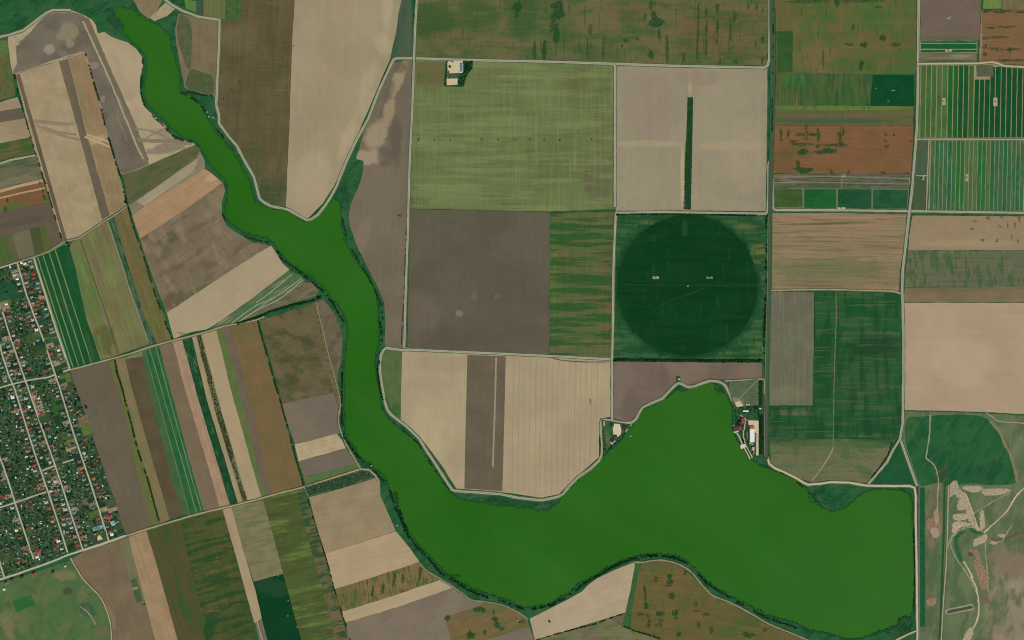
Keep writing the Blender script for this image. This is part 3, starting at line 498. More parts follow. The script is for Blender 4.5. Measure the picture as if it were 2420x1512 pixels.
field('C3','bare_field','pale bare field split by a narrow dark belt of trees',[(1456,154),(1600,158),(1812,162),(1811,300),(1808,498),(1560,496),(1455,500),(1455,300)],
 soil((150,138,112),(141,130,106),blot=200,ang=90,streak=.05,width=14,fine=.07,spots=[(1530,250,70,90,0,(142,126,108),.7),(1520,340,120,9,0,(162,144,114),.7),(1730,345,90,12,0,(164,146,116),.7),(1630,198,6,36,0,(164,146,112),.9),(1612,420,5,80,0,(176,156,124),.8),(1650,185,60,20,0,(140,122,106),.6),(1760,380,50,90,0,(158,142,116),.5)]))
part('C3','belt_ground',[(1624,231),(1637,230),(1635,350),(1632,495),(1618,495),(1617,400),(1621,330)],soil((40,82,46),(34,72,42),blot=12))
field('C4','ploughed_field','great dark plain ploughed field in the middle of the land',[(970,495),(1200,499),(1298,503),(1298,650),(1297,837),(1100,830),(963,822),(964,756),(968,600)],
 soil((96,90,74),(88,82,67),blot=200,ang=90,streak=.06,width=16,fine=.08,spots=[(1085,741,9,9,0,(128,112,94),.9),(1175,700,9,7,0,(118,104,88),.7),(1120,700,10,12,0,(110,98,84),.6),(1000,750,40,70,0,(108,96,82),.6),(1060,800,90,30,0,(88,78,64),.5),(1210,700,80,80,0,(88,80,68),.4)]))
field('C5','irrigated_crop','field of green and rusty horizontal bands right of the great dark ploughed one',[(1300,503),(1449,501),(1447,640),(1444,845),(1360,842),(1299,838)],
 soil((84,98,58),(96,96,60),blot=50,ang=90,streak=.16,width=4,patches=[((104,94,62),90,120,14,.6,.07,.4),((40,84,40),0,260,19,.5,.05,.85),((118,100,68),0,150,14,.61,.06,.5),((52,88,42),90,60,6,.6,.05,.5)],spots=[(1430,700,18,150,0,(104,88,58),.6),(1310,670,12,170,0,(84,110,52),.5)]))
def pivot():
    f = field('C6','irrigated_crop','lighter green square of crop holding the great dark circle',[(1455,510),(1560,508),(1809,511),(1807,640),(1803,849),(1640,848),(1449,847),(1452,640)],
      soil((50,90,54),(66,98,60),blot=60,ang=0,streak=.14,width=8,patches=[((30,74,40),0,90,16,.5,.07,.8),((28,72,40),90,70,12,.58,.05,.7)],spots=[(1624,676,178,178,0,(17,60,29),.95,(1.06,.86,.35,.14)),(1790,600,20,40,-20,(98,106,58),.7),(1790,830,24,30,0,(84,104,58),.6),(1570,525,60,8,0,(100,110,66),.5),(1780,535,50,10,0,(104,100,64),.5)]))
    ps = []
    for i in range(150):
        a = i / 150 * math.tau; r = 166 + math.sin(a * 3) * .8
        x = min(max(1624 + r * math.cos(a), 1451), 1798); y = min(max(675 + r * math.sin(a), 509), 846); ps.append((x, y))
    part('C6','watered_circle',ps,soil((15,58,27),(20,64,30),blot=140,ang=0,streak=.1,width=12,fine=.1,patches=[((32,78,40),90,160,14,.64,.04,.6),((13,52,25),0,160,24,.56,.06,.6)],spots=[(1618,540,8,22,0,(34,78,46),.8)]),'dark green circle of watered crop',jit=1.4)
    trail('C6','wheel_track',[(1540,735),(1580,712),(1640,690),(1665,678)],1,flat((34,76,40),.2,6,.9,'thin_crop'))
    trail('C6','wheel_track',[(1470,672),(1620,674),(1790,674)],1,flat((30,72,36),.2,6,.9,'thin_crop'))
pivot()
field('C7','ploughed_field','mauve brown ploughed field between the dark circle field and the lake',[(1449,855),(1630,856),(1799,855),(1799,892),(1715,896),(1675,893),(1640,906),(1622,909),(1605,900),(1595,901),(1562,937),(1515,958),(1503,980),(1490,993),(1475,994),(1449,987),(1449,920)],
 soil((118,102,88),(108,93,80),blot=100,ang=0,streak=.06,width=12,spots=[(1490,960,26,40,0,(102,90,78),.7),(1570,900,16,40,10,(104,90,78),.6),(1710,875,14,26,-30,(104,90,78),.7),(1620,875,50,30,0,(126,110,90),.5)]))
field('C8','stubble_field','broad pale field with a dark ploughed band by the inner lake shore',[(951,829),(1100,835),(1300,843),(1443,850),(1443,920),(1442,984),(1417,988),(1414,1040),(1416,1078),(1390,1101),(1360,1127),(1320,1167),(1280,1175),(1180,1161),(1078,1153),(1045,1100),(998,1038),(947,993),(948,920)],
 soil((168,150,119),(158,140,110),blot=200,ang=89,streak=.07,width=10,fine=.07,spots=[(1010,1050,50,100,0,(176,158,124),.6),(1050,860,100,20,0,(154,138,108),.6),(1400,900,40,50,0,(172,152,120),.6)]))
part('C8','ploughed_band',[(1104,838),(1195,842),(1191,1000),(1187,1160),(1140,1157),(1097,1154),(1100,1000)],soil((106,93,76),(98,86,70),blot=80,ang=89,streak=.1,width=6))
trail('C8','pale_track',[(1172,844),(1170,930),(1167,1020),(1164,1104)],3.8,flat((146,136,112),.3,5,.9,'pale_track_soil'),False)
for i in range(17):
    x = 1214 + i * 13.2; yb = 1165 - abs(i - 5) * .6 if x < 1310 else 1165 - (x - 1310) * .78
    if x < 1415: trail('C8','wheel_track',[(x,846),(x - 2,960),(x - 4,min(yb, 1168))],1.1,flat((146,130,100),.2,6,.9,'firm_soil') if i == 0 else FIELDS['wt'],False)
    if i == 0: FIELDS['wt'] = FIELDS['C8'].children[-1].data.materials[0]
part('C8','weed_clump',irregular(1394.5,948,1.8,7,-2,12,.2),weed_dk,jit=0)
trail('C8','damp_trail',[(1306,846),(1325,851),(1380,855),(1440,855)],2,drk_line)
field('C9','grass_field','narrow green grass field between the loop road and the broad pale field',[(907,828),(949,829),(946,910),(944,990),(925,968),(910,928),(903,880),(902,842)],soil((78,100,56),(90,104,62),blot=30,ang=88,streak=.2,width=5,spots=[(935,970,12,20,0,(52,92,50),.8)]))

# --- right
field('R1','rough_field','mixed green and rusty field in the top right beside the tree lined canal',[(1831,-3),(2165,-3),(2165,80),(2162,173),(2056,175),(1834,173),(1834,80)],
 soil((88,94,50),(104,92,58),blot=120,ang=0,streak=.1,width=8,patches=[((66,100,48),0,120,70,.52,.1,.75),((54,84,40),90,70,7,.63,.04,.8),((112,94,62),90,120,30,.58,.09,.6)],spots=[(1920,135,60,40,0,(120,96,66),.7),(2070,40,90,40,0,(72,104,50),.6),(2050,110,60,40,0,(104,94,58),.6)]))
part('R1','green_crop',[(1834,74),(1873,72),(1872,171),(1836,172)],soil((44,82,40),(58,88,44),blot=30,ang=90,streak=.16),jit=1.6)
for x,y,rx,ry in ((2040,106,7,6),(2115,106,14,4),(2005,105,10,3),(1977,5,6,10),(1910,3,50,4),(2035,3,50,3),(2075,17,8,3),(2035,155,5,12),(1945,140,2,22),(2045-30,65,4,6),(2085,90,8,6)): part('R1','weed_patch',irregular(x,y,rx,ry,0,14,.4,4),weed)
field('R2','green_crop','green field with vertical darker rows left of the darkest green rectangle',[(1833,175),(2056,177),(2055,249),(1832,249)],soil((62,92,46),(86,92,54),blot=50,ang=90,streak=.16,width=8,patches=[((48,84,50),90,120,12,.55,.05,.8),((112,92,64),90,120,8,.63,.04,.8)],spots=[(1880,190,30,20,0,(56,112,44),.6)]))
field('R2b','alfalfa_field','darkest green rectangle near the right road, beside striped crops',[(2064,179),(2158,179),(2158,250),(2058,250)],soil((16,68,38),(20,76,42),blot=60,ang=90,streak=.06))
for x,y,rx in ((2111,214,5),(2070,209,2),(2098,239,1.6)): part('R2b','bare_spot',irregular(x,y,rx,1.4,0,8,.4),grey_line,jit=0)
field('R3','rough_field','field fading from bright olive through brown to grey green above the rust field',[(1831,250),(2057,251),(2157,252),(2156,296),(1829,296)],soil((98,92,58),(90,94,58),blot=60,ang=0,streak=.2,width=5,patches=[((60,96,46),90,26,12,.6,.05,.6)],spots=[(1990,254,190,7,0,(92,120,52),.9),(1960,286,160,7,0,(70,84,64),.8),(2000,272,160,5,0,(112,92,62),.5)]))
field('R4','tilled_field','rust brown field with dark weed rows beside the right road',[(1829,298),(2156,298),(2155,350),(2151,410),(1900,410),(1827,408)],soil((126,88,60),(116,84,54),blot=90,ang=0,streak=.1,width=6,patches=[((88,84,48),0,90,10,.6,.05,.6)],spots=[(1880,360,50,14,0,(92,86,52),.6),(1850,385,30,30,0,(104,84,52),.6)]))
for x,y,rx,ry in ((1905,312,3,16),(1920,318,14,3),(1933,320,4,16),(1932,345,4,5),(1890,318,14,3),(1875,334,10,3),(1985,318,8,4),(1985,328,4,16),(1992,310,3,9),(2092,317,4,3),(2092,333,4,3),(2112,318,2,4),(2150,333,3,2),(1970,343,30,4),(1890,341,30,3),(1950,358,26,6),(1895,360,12,6),(1845,318,3,14),(1862,316,3,10),(2095,346,5,3),(1885,390,5,12),(1900,402,26,6),(1965,408,5,4),(2005,406,4,3),(2086,408,8,3),(2143,409,6,2)):
    part('R4','weed_patch',irregular(x,y,rx,ry,0,14,.5,8),weed)
field('R5','fallow_field','grey fallow strip crossed by two pale tracks under the rust field',[(1828,412),(2000,412),(2151,412),(2150,430),(2146,444),(1828,444)],soil((104,96,80),(86,92,70),blot=40,ang=0,streak=.16,width=4,patches=[((44,78,48),0,80,5,.55,.05,.8)],spots=[(1870,422,30,10,0,(124,108,92),.8),(1960,436,80,10,0,(70,88,62),.8)]))
for ps in ([(1828,416),(1980,417),(2148,422)],[(1828,431),(1990,432),(2148,435)],[(1989,418),(1988,444)],[(2149,421),(2148,436)]): trail('R5','pale_track',ps,1.8,grey_line,False)
field('R6','irrigated_crop','row of four green crop blocks above the straight eastern road',[(1828,446),(2146,446),(2145,470),(2142,494),(1900,492),(1829,491)],soil((116,120,90),ang=90))
for q,c in (([(1829,447),(1895.5,447),(1895.5,490),(1830,490)],(66,92,46)),([(1899.5,447),(1975,447),(1975,492),(1899.5,491)],(32,96,46)),([(1979,447),(2058.5,447),(2058.5,493),(1979,492)],(36,84,52)),([(2062,448),(2145,448),(2142,493),(2062,493)],(40,88,54))):
    part('R6','crop_block',q,soil(c,tuple(int(v*.85) for v in c),blot=40,ang=0,streak=.16,width=5))
field('R7','stubble_field','field shading from pinkish tan at the top to olive at the bottom below the straight road',[(1825,504),(2000,504),(2141,507),(2134,590),(2125,640),(2122,686),(2000,683),(1824,683)],
 soil((143,119,91),(130,114,85),blot=60,ang=-1,streak=.2,width=6,patches=[((100,98,66),0,200,8,.58,.05,.7),((158,130,100),0,160,5,.64,.04,.6)],spots=[(1970,520,160,22,0,(150,118,92),.7),(1960,636,170,28,0,(104,108,74),.8),(1960,528,120,3,1,(84,90,56),.9),(1960,668,160,12,0,(122,106,80),.7),(1980,580,150,18,0,(128,112,84),.5)]))
field('R8','fallow_field','grey fallow rectangle left of the dark green fields beside the canal',[(1820,690),(1922,691),(1921,820),(1919,957),(1818,957),(1818,800)],soil((106,106,84),(98,98,78),blot=50,ang=90,streak=.2,width=5,patches=[((128,120,92),90,200,6,.6,.05,.6)],spots=[(1860,930,50,20,0,(118,112,88),.6),(1870,730,40,40,0,(102,96,80),.6)]))
field('R9','green_crop','large dark green crop field with a pale track down its middle',[(1925,691),(2040,689),(2124,692),(2126,850),(2125,1000),(2113,1037),(1960,1036),(1818,1034),(1817,961),(1922,960),(1924,820)],
 soil((32,84,44),(44,84,48),blot=80,ang=0,streak=.14,width=6,patches=[((74,94,64),0,200,20,.56,.09,.6),((26,70,38),90,160,30,.53,.07,.75),((92,104,72),0,160,6,.62,.05,.5)],spots=[(2070,820,70,26,0,(38,66,38),.9),(2050,720,70,26,0,(26,80,40),.8),(2080,1000,60,26,0,(30,76,42),.8),(1945,890,22,70,0,(28,72,38),.7),(2040,900,70,50,0,(62,84,54),.5),(1870,975,60,7,0,(100,98,66),.7),(1850,1000,40,16,0,(30,76,40),.7)]))
trail('R9','pale_track',[(1975,690),(1975,760),(1971,880),(1969,1000),(1968,1060)],2.0,flat((116,104,76),.4,5,.9,'dusty_soil'),True,.9)
field('R9b','grass_field','olive grey grass field along the northern lake shore, crossed by a slanting path',[(1818,1036),(1960,1038),(2112,1039),(2096,1084),(2070,1116),(2048,1140),(1985,1135),(1960,1133),(1917,1139),(1882,1126),(1850,1111),(1822,1098)],
 soil((108,108,76),(98,104,70),blot=40,ang=-1,streak=.18,width=5,patches=[((76,96,62),0,60,16,.58,.05,.7)],spots=[(1880,1110,60,16,20,(96,108,74),.6),(2050,1120,40,14,-40,(80,98,62),.6),(1900,1044,110,11,0,(58,86,52),.8),(2060,1046,70,14,0,(50,84,48),.95),(1870,1040,60,10,0,(48,84,48),.9),(1960,1052,160,14,0,(80,98,62),.7),(1930,1070,120,12,0,(92,102,70),.5),(1880,1060,8,24,0,(70,94,60),.6),(2000,1070,10,20,0,(76,96,62),.6)]))
trail('R9b','worn_path',[(1968,1056),(1962,1072),(1945,1100),(1918,1136)],2.4,flat((148,134,104),.2,5,.9,'dusty_soil'))
field('R10','stubble_field','pale tan field with small green spots below the straight road at the right edge',[(2156,510),(2423,512),(2423,590),(2146,590),(2148,560)],soil((148,126,98),(142,122,94),blot=80,ang=0,streak=.08,width=6,spots=[(2290,575,130,10,0,(156,138,104),.6)]))
for x,y,rx,ry in ((2297,541,8,4),(2302,523,8,2),(2334,515,5,6),(2365,515,5,4),(2362,535,6,4),(2320,568,8,4),(2355,569,5,5),(2405,571,4,6),(2468-70,531,3,12),(2408,515,4,10),(2390,560,3,6),(2380,530,2,10)): part('R10','weed_patch',irregular(x if x<2415 else 2400,y,rx*.7,ry*.8,0,12,.5,2),soil((96,104,70),(120,114,82),blot=6,name='thin_weeds'))
field('R10b','green_crop','dull green field with fine horizontal rows at the right edge',[(2145,592),(2423,592),(2423,640),(2423,678),(2138,678),(2139,650)],soil((92,100,74),(104,102,78),blot=40,ang=0,streak=.26,width=4,patches=[((58,92,50),96,60,18,.55,.05,.75),((120,104,80),90,60,12,.62,.04,.6)],spots=[(2290,655,140,18,0,(96,94,76),.6)]))
field('R10c','tilled_field','thin brown field with fine furrows above the palest pink field',[(2138,680),(2423,679),(2423,713),(2135,713)],soil((124,106,80),(114,100,72),blot=50,ang=0,streak=.26,width=3,spots=[(2250,684,130,7,0,(98,98,72),.6)]))
field('R10d','bare_field','large pale pinkish bare field at the right edge',[(2136,716),(2423,716),(2423,978),(2330,973),(2250,970),(2136,968),(2137,840)],soil((172,147,121),(164,140,114),blot=170,ang=0,streak=.05,width=10,fine=.06,spots=[(2280,860,80,60,0,(180,156,130),.5),(2390,930,40,40,0,(166,142,114),.5)]))
# top right corner
field('Q1','ploughed_field','mauve grey ploughed field in the top right corner region beside the road',[(2175,-3),(2316,-3),(2315,40),(2313,94),(2174,95),(2175,40)],soil((112,96,82),(106,92,78),blot=70,ang=0,streak=.1,width=5,spots=[(2240,90,70,6,0,(88,92,70),.7)]))
field('Q2','irrigated_crop','three short dark green strips with pale lines under the mauve ploughed field',[(2174,97),(2308,97),(2308,124),(2174,124)],soil((140,134,104),ang=0))
for a,b in ((97.5,101.5),(104,115.5),(118,123.5)): part('Q2','crop_strip',[(2175,a),(2307,a),(2307,b),(2175,b)],soil((26,92,50),(30,84,46),blot=40,ang=0,streak=.12,width=4))
field('Q3','fallow_field','grey fallow strip with a dark green lower edge beside the right road',[(2174,126),(2307,126),(2306,147),(2173,148)],soil((102,96,78),(112,108,80),blot=30,ang=0,streak=.3,width=3,spots=[(2240,145,70,3,0,(62,84,48),.9),(2270,132,30,4,0,(132,124,92),.8),(2240,137,60,2,0,(128,120,92),.6)]))
field('Q4','grass_field','bright light green square at the top edge in the far corner',[(2324,-3),(2366,-3),(2365,20),(2322,20)],soil((104,128,66),(94,116,60),blot=20,ang=0))
field('Q5','fallow_field','olive and tan strips at the top edge right of the bright square',[(2369,-3),(2423,-3),(2423,22),(2368,22)],soil((100,98,60),(122,106,74),blot=24,ang=90,streak=.24))
field('Q6','tilled_field','rust coloured field with dark weed rows in the top right corner',[(2318,26),(2366,25),(2423,25),(2423,153),(2370,150),(2345,145),(2312,148),(2316,90)],soil((126,94,66),(120,90,60),blot=60,ang=0,streak=.1,width=6,patches=[((98,88,54),0,80,8,.6,.05,.6)],spots=[(2316,80,4,70,0,(150,126,96),.8)]))
for x,y,rx,ry in ((2330,27,9,3),(2365,28,24,3),(2410,29,14,2),(2340,66,10,2.5),(2375,64,24,2),(2328,90,6,2.5),(2360,88,26,2),(2350,116,16,3),(2390,117,24,2.5),(2327,128,4,5),(2370,143,12,3),(2400,143,18,3),(2328,110,3,6),(2385,122,2,8)): part('Q6','weed_patch',irregular(x,y,rx,ry,0,16,.5,6),weed)
# striped blocks
vx = [1445,1497,1547,1597,1648,1702,1752,1800,1850,1900,1950,2000,2048,2100,2150,2205,2255,2307,2357,2410,2462]
vine = field('V1','irrigated_crop','block of tall green crop strips split by pale tracks in the far right, upper block',[(2173,154),(2305,152),(2312,150),(2345,149),(2372,157),(2423,160),(2423,326),(2290,326),(2168,326),(2171,240)],soil((150,134,102),(138,126,96),ang=90))
vm = [soil(c,tuple(int(v*.88) for v in c),blot=40,ang=89,streak=.12,width=4,name='leafy_crop') for c in ((68,104,54),(74,106,56),(34,96,42),(28,84,44),(62,98,44),(24,80,42))]
for i in range(20):
    a, b = vx[i] / 4 + 1814 + .9, vx[i + 1] / 4 + 1814 - .9
    k = 0 if i < 3 else 1 if i < 5 else 2 if i < 7 else 3 if i < 9 else 4 if i < 10 else 5
    top = 155 if b < 2304 else (188 if b < 2349 else 158)
    part('V1','crop_strip',[(a, top), (b, top), (b - 3, 325), (a - 3, 325)], vm[k], jit=.5)
part('V1','crop_strip',[(2173.5,156),(2174.6,156),(2171.5,325),(2169.5,325)],vm[0],jit=.2)
part('V1','fallow_yard',[(2306,154),(2346,154),(2347,181),(2307,181)],soil((88,90,68),(74,88,60),blot=12,patches=[((150,150,128),40,10,6,.64,.04,.7)]),'grassy yard with scattered ruins')
field('V2','irrigated_crop','block of duller green crop strips split by thin tracks in the far right, lower block',[(2198,332),(2290,331),(2423,331),(2423,500),(2300,499),(2193,498),(2195,420)],soil((138,134,104),(112,124,92),ang=90,streak=.2))
wm = [soil(c,d,blot=30,ang=89,streak=.16,width=4,name='leafy_crop',patches=[((104,108,76),89,60,10,.6,.05,.7)]) for c,d in (((52,96,58),(62,100,66)),((36,104,46),(48,100,52)),((70,102,56),(82,104,64)),((46,98,62),(40,90,54)))]
xs = np.linspace(2199, 2421, 23)
for i in range(22):
    part('V2','crop_strip',[(xs[i]+.8,333),(xs[i+1]-.8,333),(xs[i+1]-4.6,498),(xs[i]-3,498)],wm[(0,3,0,0,3,0,1,1,2,2,2,1,1,2,3,0,0,3,0,0,3,0)[i]],jit=.5)
field('V3','fallow_field','dark grey green block between the right road and the striped crops, upper one',[(2166,334),(2192,333),(2190,380),(2190,413),(2162,413),(2163,380)],soil((72,88,66),(80,92,70),blot=20,ang=88))
field('V4','fallow_field','dark grey green block with a small well pad between road and striped crops, lower one',[(2161,417),(2190,417),(2188,460),(2187,497),(2155,497),(2159,450)],soil((64,84,58),(72,88,62),blot=20,ang=88))

# --- bottom right
field('B0','pasture','wide olive pasture with bare sandy scars in the bottom right corner',[(2137,972),(2250,974),(2330,977),(2423,983),(2423,1513),(2172,1513),(2172,1300),(2170,1150),(2150,1085),(2131,1036)],
 soil((90,108,74),(102,114,82),blot=60,ang=70,streak=.08,fine=.2,patches=[((74,94,64),80,120,50,.54,.08,.75),((114,112,86),70,90,36,.6,.08,.6)],
 spots=[(2405,1440,70,150,0,(144,129,106),1,(1.5,.6,1.0,.9)),(2380,1470,60,90,0,(138,124,102),.8),(2410,1330,56,46,10,(134,120,98),1),(2200,1330,20,70,0,(74,96,60),.7),(2200,1190,16,40,0,(96,96,70),.8),(2205,1240,22,44,0,(136,110,88),.8),(2370,1330,40,50,0,(122,110,88),.7),(2390,1330,50,40,0,(122,108,86),.7),(2200,1240,14,70,0,(128,108,86),.85),(2190,1400,14,60,0,(82,98,60),.7),(2400,1040,20,60,-20,(112,118,84),.6),(2270,1420,40,60,0,(104,116,78),.6),(2195,1450,20,60,0,(104,104,74),.6),(2340,1200,40,30,0,(112,112,82),.6),(2400,1240,26,30,0,(96,104,72),.6),(2360,1440,20,60,0,(96,108,74),.6),(2212,1175,8,60,0,(112,96,74),.6)]),jit=1.5)
part('B0','damp_meadow',smooth([(2142,990),(2180,984),(2240,980),(2310,982),(2340,996),(2368,1025),(2384,1060),(2396,1100),(2399,1140),(2340,1146),(2290,1142),(2240,1150),(2222,1140),(2190,1146),(2172,1144),(2150,1080),(2138,1040)],4,True),
 soil((34,90,50),(48,94,56),blot=60,ang=60,streak=.08,patches=[((28,74,46),60,70,30,.56,.06,.7)],spots=[(2150,1010,20,30,0,(60,96,54),.6),(2225,1120,18,26,0,(82,82,58),.7),(2310,1120,50,24,0,(40,80,48),.6)]),'dark green damp meadow',jit=1.8)
field('B2','damp_meadow','dark green triangle of grass enclosed by the forking roads',[(2127,1046),(2140,1078),(2162,1143),(2100,1143),(2056,1140),(2097,1092)],soil((28,82,48),(38,86,50),blot=40,ang=60))
field('B3','pasture','green pasture with a mown pitch below the village at the bottom left',[(0,1376),(60,1360),(120,1340),(171,1323),(199,1372),(234,1408),(249,1436),(261,1475),(263,1513),(-3,1513)],
 soil((82,106,62),(74,102,58),blot=80,ang=20,streak=.06,patches=[((106,106,72),60,80,50,.57,.11,.65),((56,88,54),-50,60,40,.58,.1,.55)],spots=[(155,1360,30,14,0,(128,116,84),.7),(160,1397,14,11,0,(70,74,58),.9),(205,1440,24,16,-40,(58,86,62),.8),(60,1470,40,26,0,(92,106,66),.7),(20,1480,16,40,20,(122,112,80),.7),(195,1410,16,14,30,(108,104,78),.6),(120,1480,50,40,0,(66,106,56),.5),(240,1495,20,20,0,(104,98,74),.6)]),jit=1.5)
trail('B3','stony_trail',[(190,1432),(204,1444),(214,1454),(222,1466),(226,1476)],3,flat((134,132,108),.5,4,.9,'stony_soil'),True,1.6)
trail('B3','worn_path',[(-2,1478),(16,1462),(28,1450)],2,flat((118,112,78),.3,5,.9,'dusty_soil'))
part('B3','sports_pitch',[(30,1419),(72,1405),(84,1428),(38,1446)],soil((40,98,50),(50,100,54),blot=20,ang=-18),'brighter green mown pitch')
sand = flat((182,164,132),.4,6,.9,'pale_sand'); pinks = flat((156,126,98),.35,6,.9,'red_sand'); trk = flat((150,142,110),.3,5,.9,'worn_soil')
for q in ([(2248,1140),(2260,1136),(2266,1156),(2282,1166),(2280,1174),(2268,1180),(2254,1166),(2242,1176),(2240,1158)],[(2272,1150),(2312,1148),(2320,1156),(2296,1162)],[(2318,1160),(2340,1154),(2386,1156),(2370,1166),(2330,1170)],[(2266,1180),(2284,1176),(2288,1190),(2282,1200),(2262,1204)],[(2252,1216),(2280,1214),(2282,1226),(2256,1228)],[(2256,1232),(2290,1236),(2296,1240),(2252,1246)],[(2284,1190),(2294,1212),(2300,1230),(2314,1250),(2306,1252),(2290,1232),(2282,1216)],[(2316,1210),(2322,1206),(2326,1240),(2316,1250)],[(2300,1276),(2316,1268),(2330,1262),(2328,1278),(2310,1286),(2300,1290)],[(2250,1246),(2276,1236),(2262,1250),(2252,1258)],[(2356,1264),(2372,1262),(2370,1270)],[(2340,1278),(2356,1282),(2346,1286)],[(2276,1508),(2284,1490),(2296,1482),(2296,1500),(2288,1513),(2274,1513)]):
    part('B0','sandy_scar',smooth(q,3,True),sand,jit=1.8)
for q in ([(2288,1300),(2300,1298),(2312,1304),(2318,1330),(2326,1345),(2336,1360),(2334,1386),(2326,1392),(2314,1384),(2306,1350),(2298,1326),(2306,1316)],[(2190,1230),(2200,1222),(2218,1228),(2222,1250),(2214,1274),(2204,1262),(2192,1250)],[(2190,1415),(2210,1412),(2206,1428),(2190,1430)]): part('B0','reddish_scar',smooth(q,3,True),pinks,jit=2)
for q in ([(2198,1250),(2210,1246),(2218,1260),(2208,1270),(2200,1262)],[(2206,1210),(2214,1206),(2216,1230),(2210,1240)]): part('B0','sandy_scar',smooth(q,3,True),flat((176,150,130),.25,6,.9,'chalky_sand'),jit=1.6)
part('B0','old_channel',smooth([(2254,1268),(2262,1258),(2278,1254),(2282,1258),(2268,1266),(2262,1280),(2266,1300),(2274,1322),(2268,1326),(2258,1304),(2254,1286)],3,True),soil((40,92,54),(48,98,58),blot=14),'green overgrown channel',jit=1)
part('B0','old_channel',smooth([(2290,1246),(2306,1252),(2322,1258),(2316,1262),(2294,1258)],3,True),soil((40,90,54),(52,96,60),blot=14),jit=1)
part('B0','dark_ditch',[(2335,1266),(2345,1272),(2370,1272),(2395,1262),(2420,1252),(2420,1258),(2396,1268),(2370,1278),(2344,1277)],soil((92,82,62),(104,90,70),blot=10),jit=1.2)
part('B0','burnt_patch',irregular(2292,1308,7,7,0,10,.35),flat((94,70,56),.3,5,.9,'burnt_soil')); part('B0','burnt_patch',irregular(2328,1418,9,7,20,12,.5),flat((116,88,72),.3,5,.9,'dry_soil'))
part('B0','bush_patch',irregular(2294,1230,5,6,0,10,.5),weed); part('B0','bush_patch',irregular(2298,1240,7,4,0,10,.5),weed)
for ps,w in (([(2197,980),(2195,1030),(2188,1076),(2192,1086),(2206,1098),(2214,1120),(2217,1145),(2214,1180),(2216,1240)],2.6),([(2324,1258),(2350,1235),(2380,1205),(2400,1172),(2423,1150)],3.4),([(2326,1260),(2328,1300),(2332,1355),(2334,1400)],2),([(2322,1258),(2312,1250),(2292,1246),(2270,1250),(2252,1262),(2246,1278),(2248,1296),(2262,1324),(2282,1352),(2296,1378),(2306,1400)],2),([(2276,1326),(2290,1350),(2298,1365)],4),([(2292,1362),(2304,1384),(2310,1410),(2312,1440),(2308,1465),(2296,1488)],3.8),([(2238,1300),(2244,1276),(2262,1256)],2.6),([(2336,1284),(2365,1278),(2376,1262),(2390,1240)],2),([(2282,1170),(2292,1196),(2304,1230),(2312,1250)],3),([(2300,1212),(2340,1188),(2386,1164)],1.6),([(2330,975),(2345,985),(2360,995),(2423,1000)],2)):
    trail('B0','dirt_track',ps,w,trk if w < 3 else sand, True, 1.0)
trail('B0','worn_scar',[(2338,995),(2362,1022),(2374,1050),(2388,1078),(2400,1120),(2402,1138)],7,flat((128,110,84),.3,6,.9,'dry_soil'),True,1.6)
trail('B0','green_ditch',[(2231,1145),(2230,1240),(2226,1340),(2222,1460),(2219,1513)],5,soil((36,80,44),(44,88,48),blot=14),False)

# ---------------------------------------------------------------- roads
def road(name, label, ps, w=5.2, curve=False, edge=True, rgb=(138,138,114), rgbe=(176,174,148)):
    tag(ribbon('road_verge', ps, w + 3.6, nz(), VERGE, None, 1.0, .8, curve), kind='structure'); w *= .9
    z = nz(); m = flat(rgb,.16,6,.9,'gravel'); o = ribbon(name, ps, w, z, m, None, .35, .5, curve)
    tag(o, label, kind='structure')
    if edge:
        me = flat(rgbe,.14,6,.9,'pale_gravel')
        for s in (-1, 1):
            q = smooth(ps) if curve else ps; r = []
            for i in range(len(q)):
                a, b = q[max(i-1,0)], q[min(i+1,len(q)-1)]; L = math.hypot(b[0]-a[0], b[1]-a[1]) or 1
                r.append((q[i][0] - (b[1]-a[1])/L*s*(w/2-.45), q[i][1] + (b[0]-a[0])/L*s*(w/2-.45)))
            ribbon('road_shoulder', r, .9, z + .006, me, o, .2, .3)
    Z[0] += .007
    return o
Z[0] += .35
VERGE = soil((104,104,78),(84,96,66),blot=26,fine=.25,streak=.05,name='verge_grass',patches=[((52,82,50),0,70,60,.56,.08,.8)])
road('field_road','gravel road curving round the top of the bare field beside the marsh',[(-4,88),(20,83),(55,72),(82,51),(110,30),(125,24),(168,24)],4.6)
road('field_road','gravel road running from the top edge along the lake arm to the fork of the lake',[(388,-3),(405,11),(430,25),(470,40),(519,47),(518,100),(515,160),(511,247),(517,270),(518,292),(540,322),(560,345),(575,375),(600,418),(606,440),(613,468),(622,477),(640,487),(680,495),(725,520),(735,518),(750,508),(765,490),(780,468),(797,436),(802,420),(818,383),(840,335),(870,280),(895,215),(925,150),(930,141),(937,138),(980,138),(1100,142),(1300,146),(1450,151),(1600,156),(1805,160),(1813,155),(1817,140),(1818,60),(1818,-3)],5)
road('field_road','straight gravel road down the west side of the great central fields',[(985,-3),(981,60),(978,139),(974,260),(968,378),(963,560),(958,700),(955,822)],4.6)
road('field_road','gravel road under the great dark ploughed field',[(954,822),(966,826),(1100,832),(1300,841),(1447,849)],4.6)
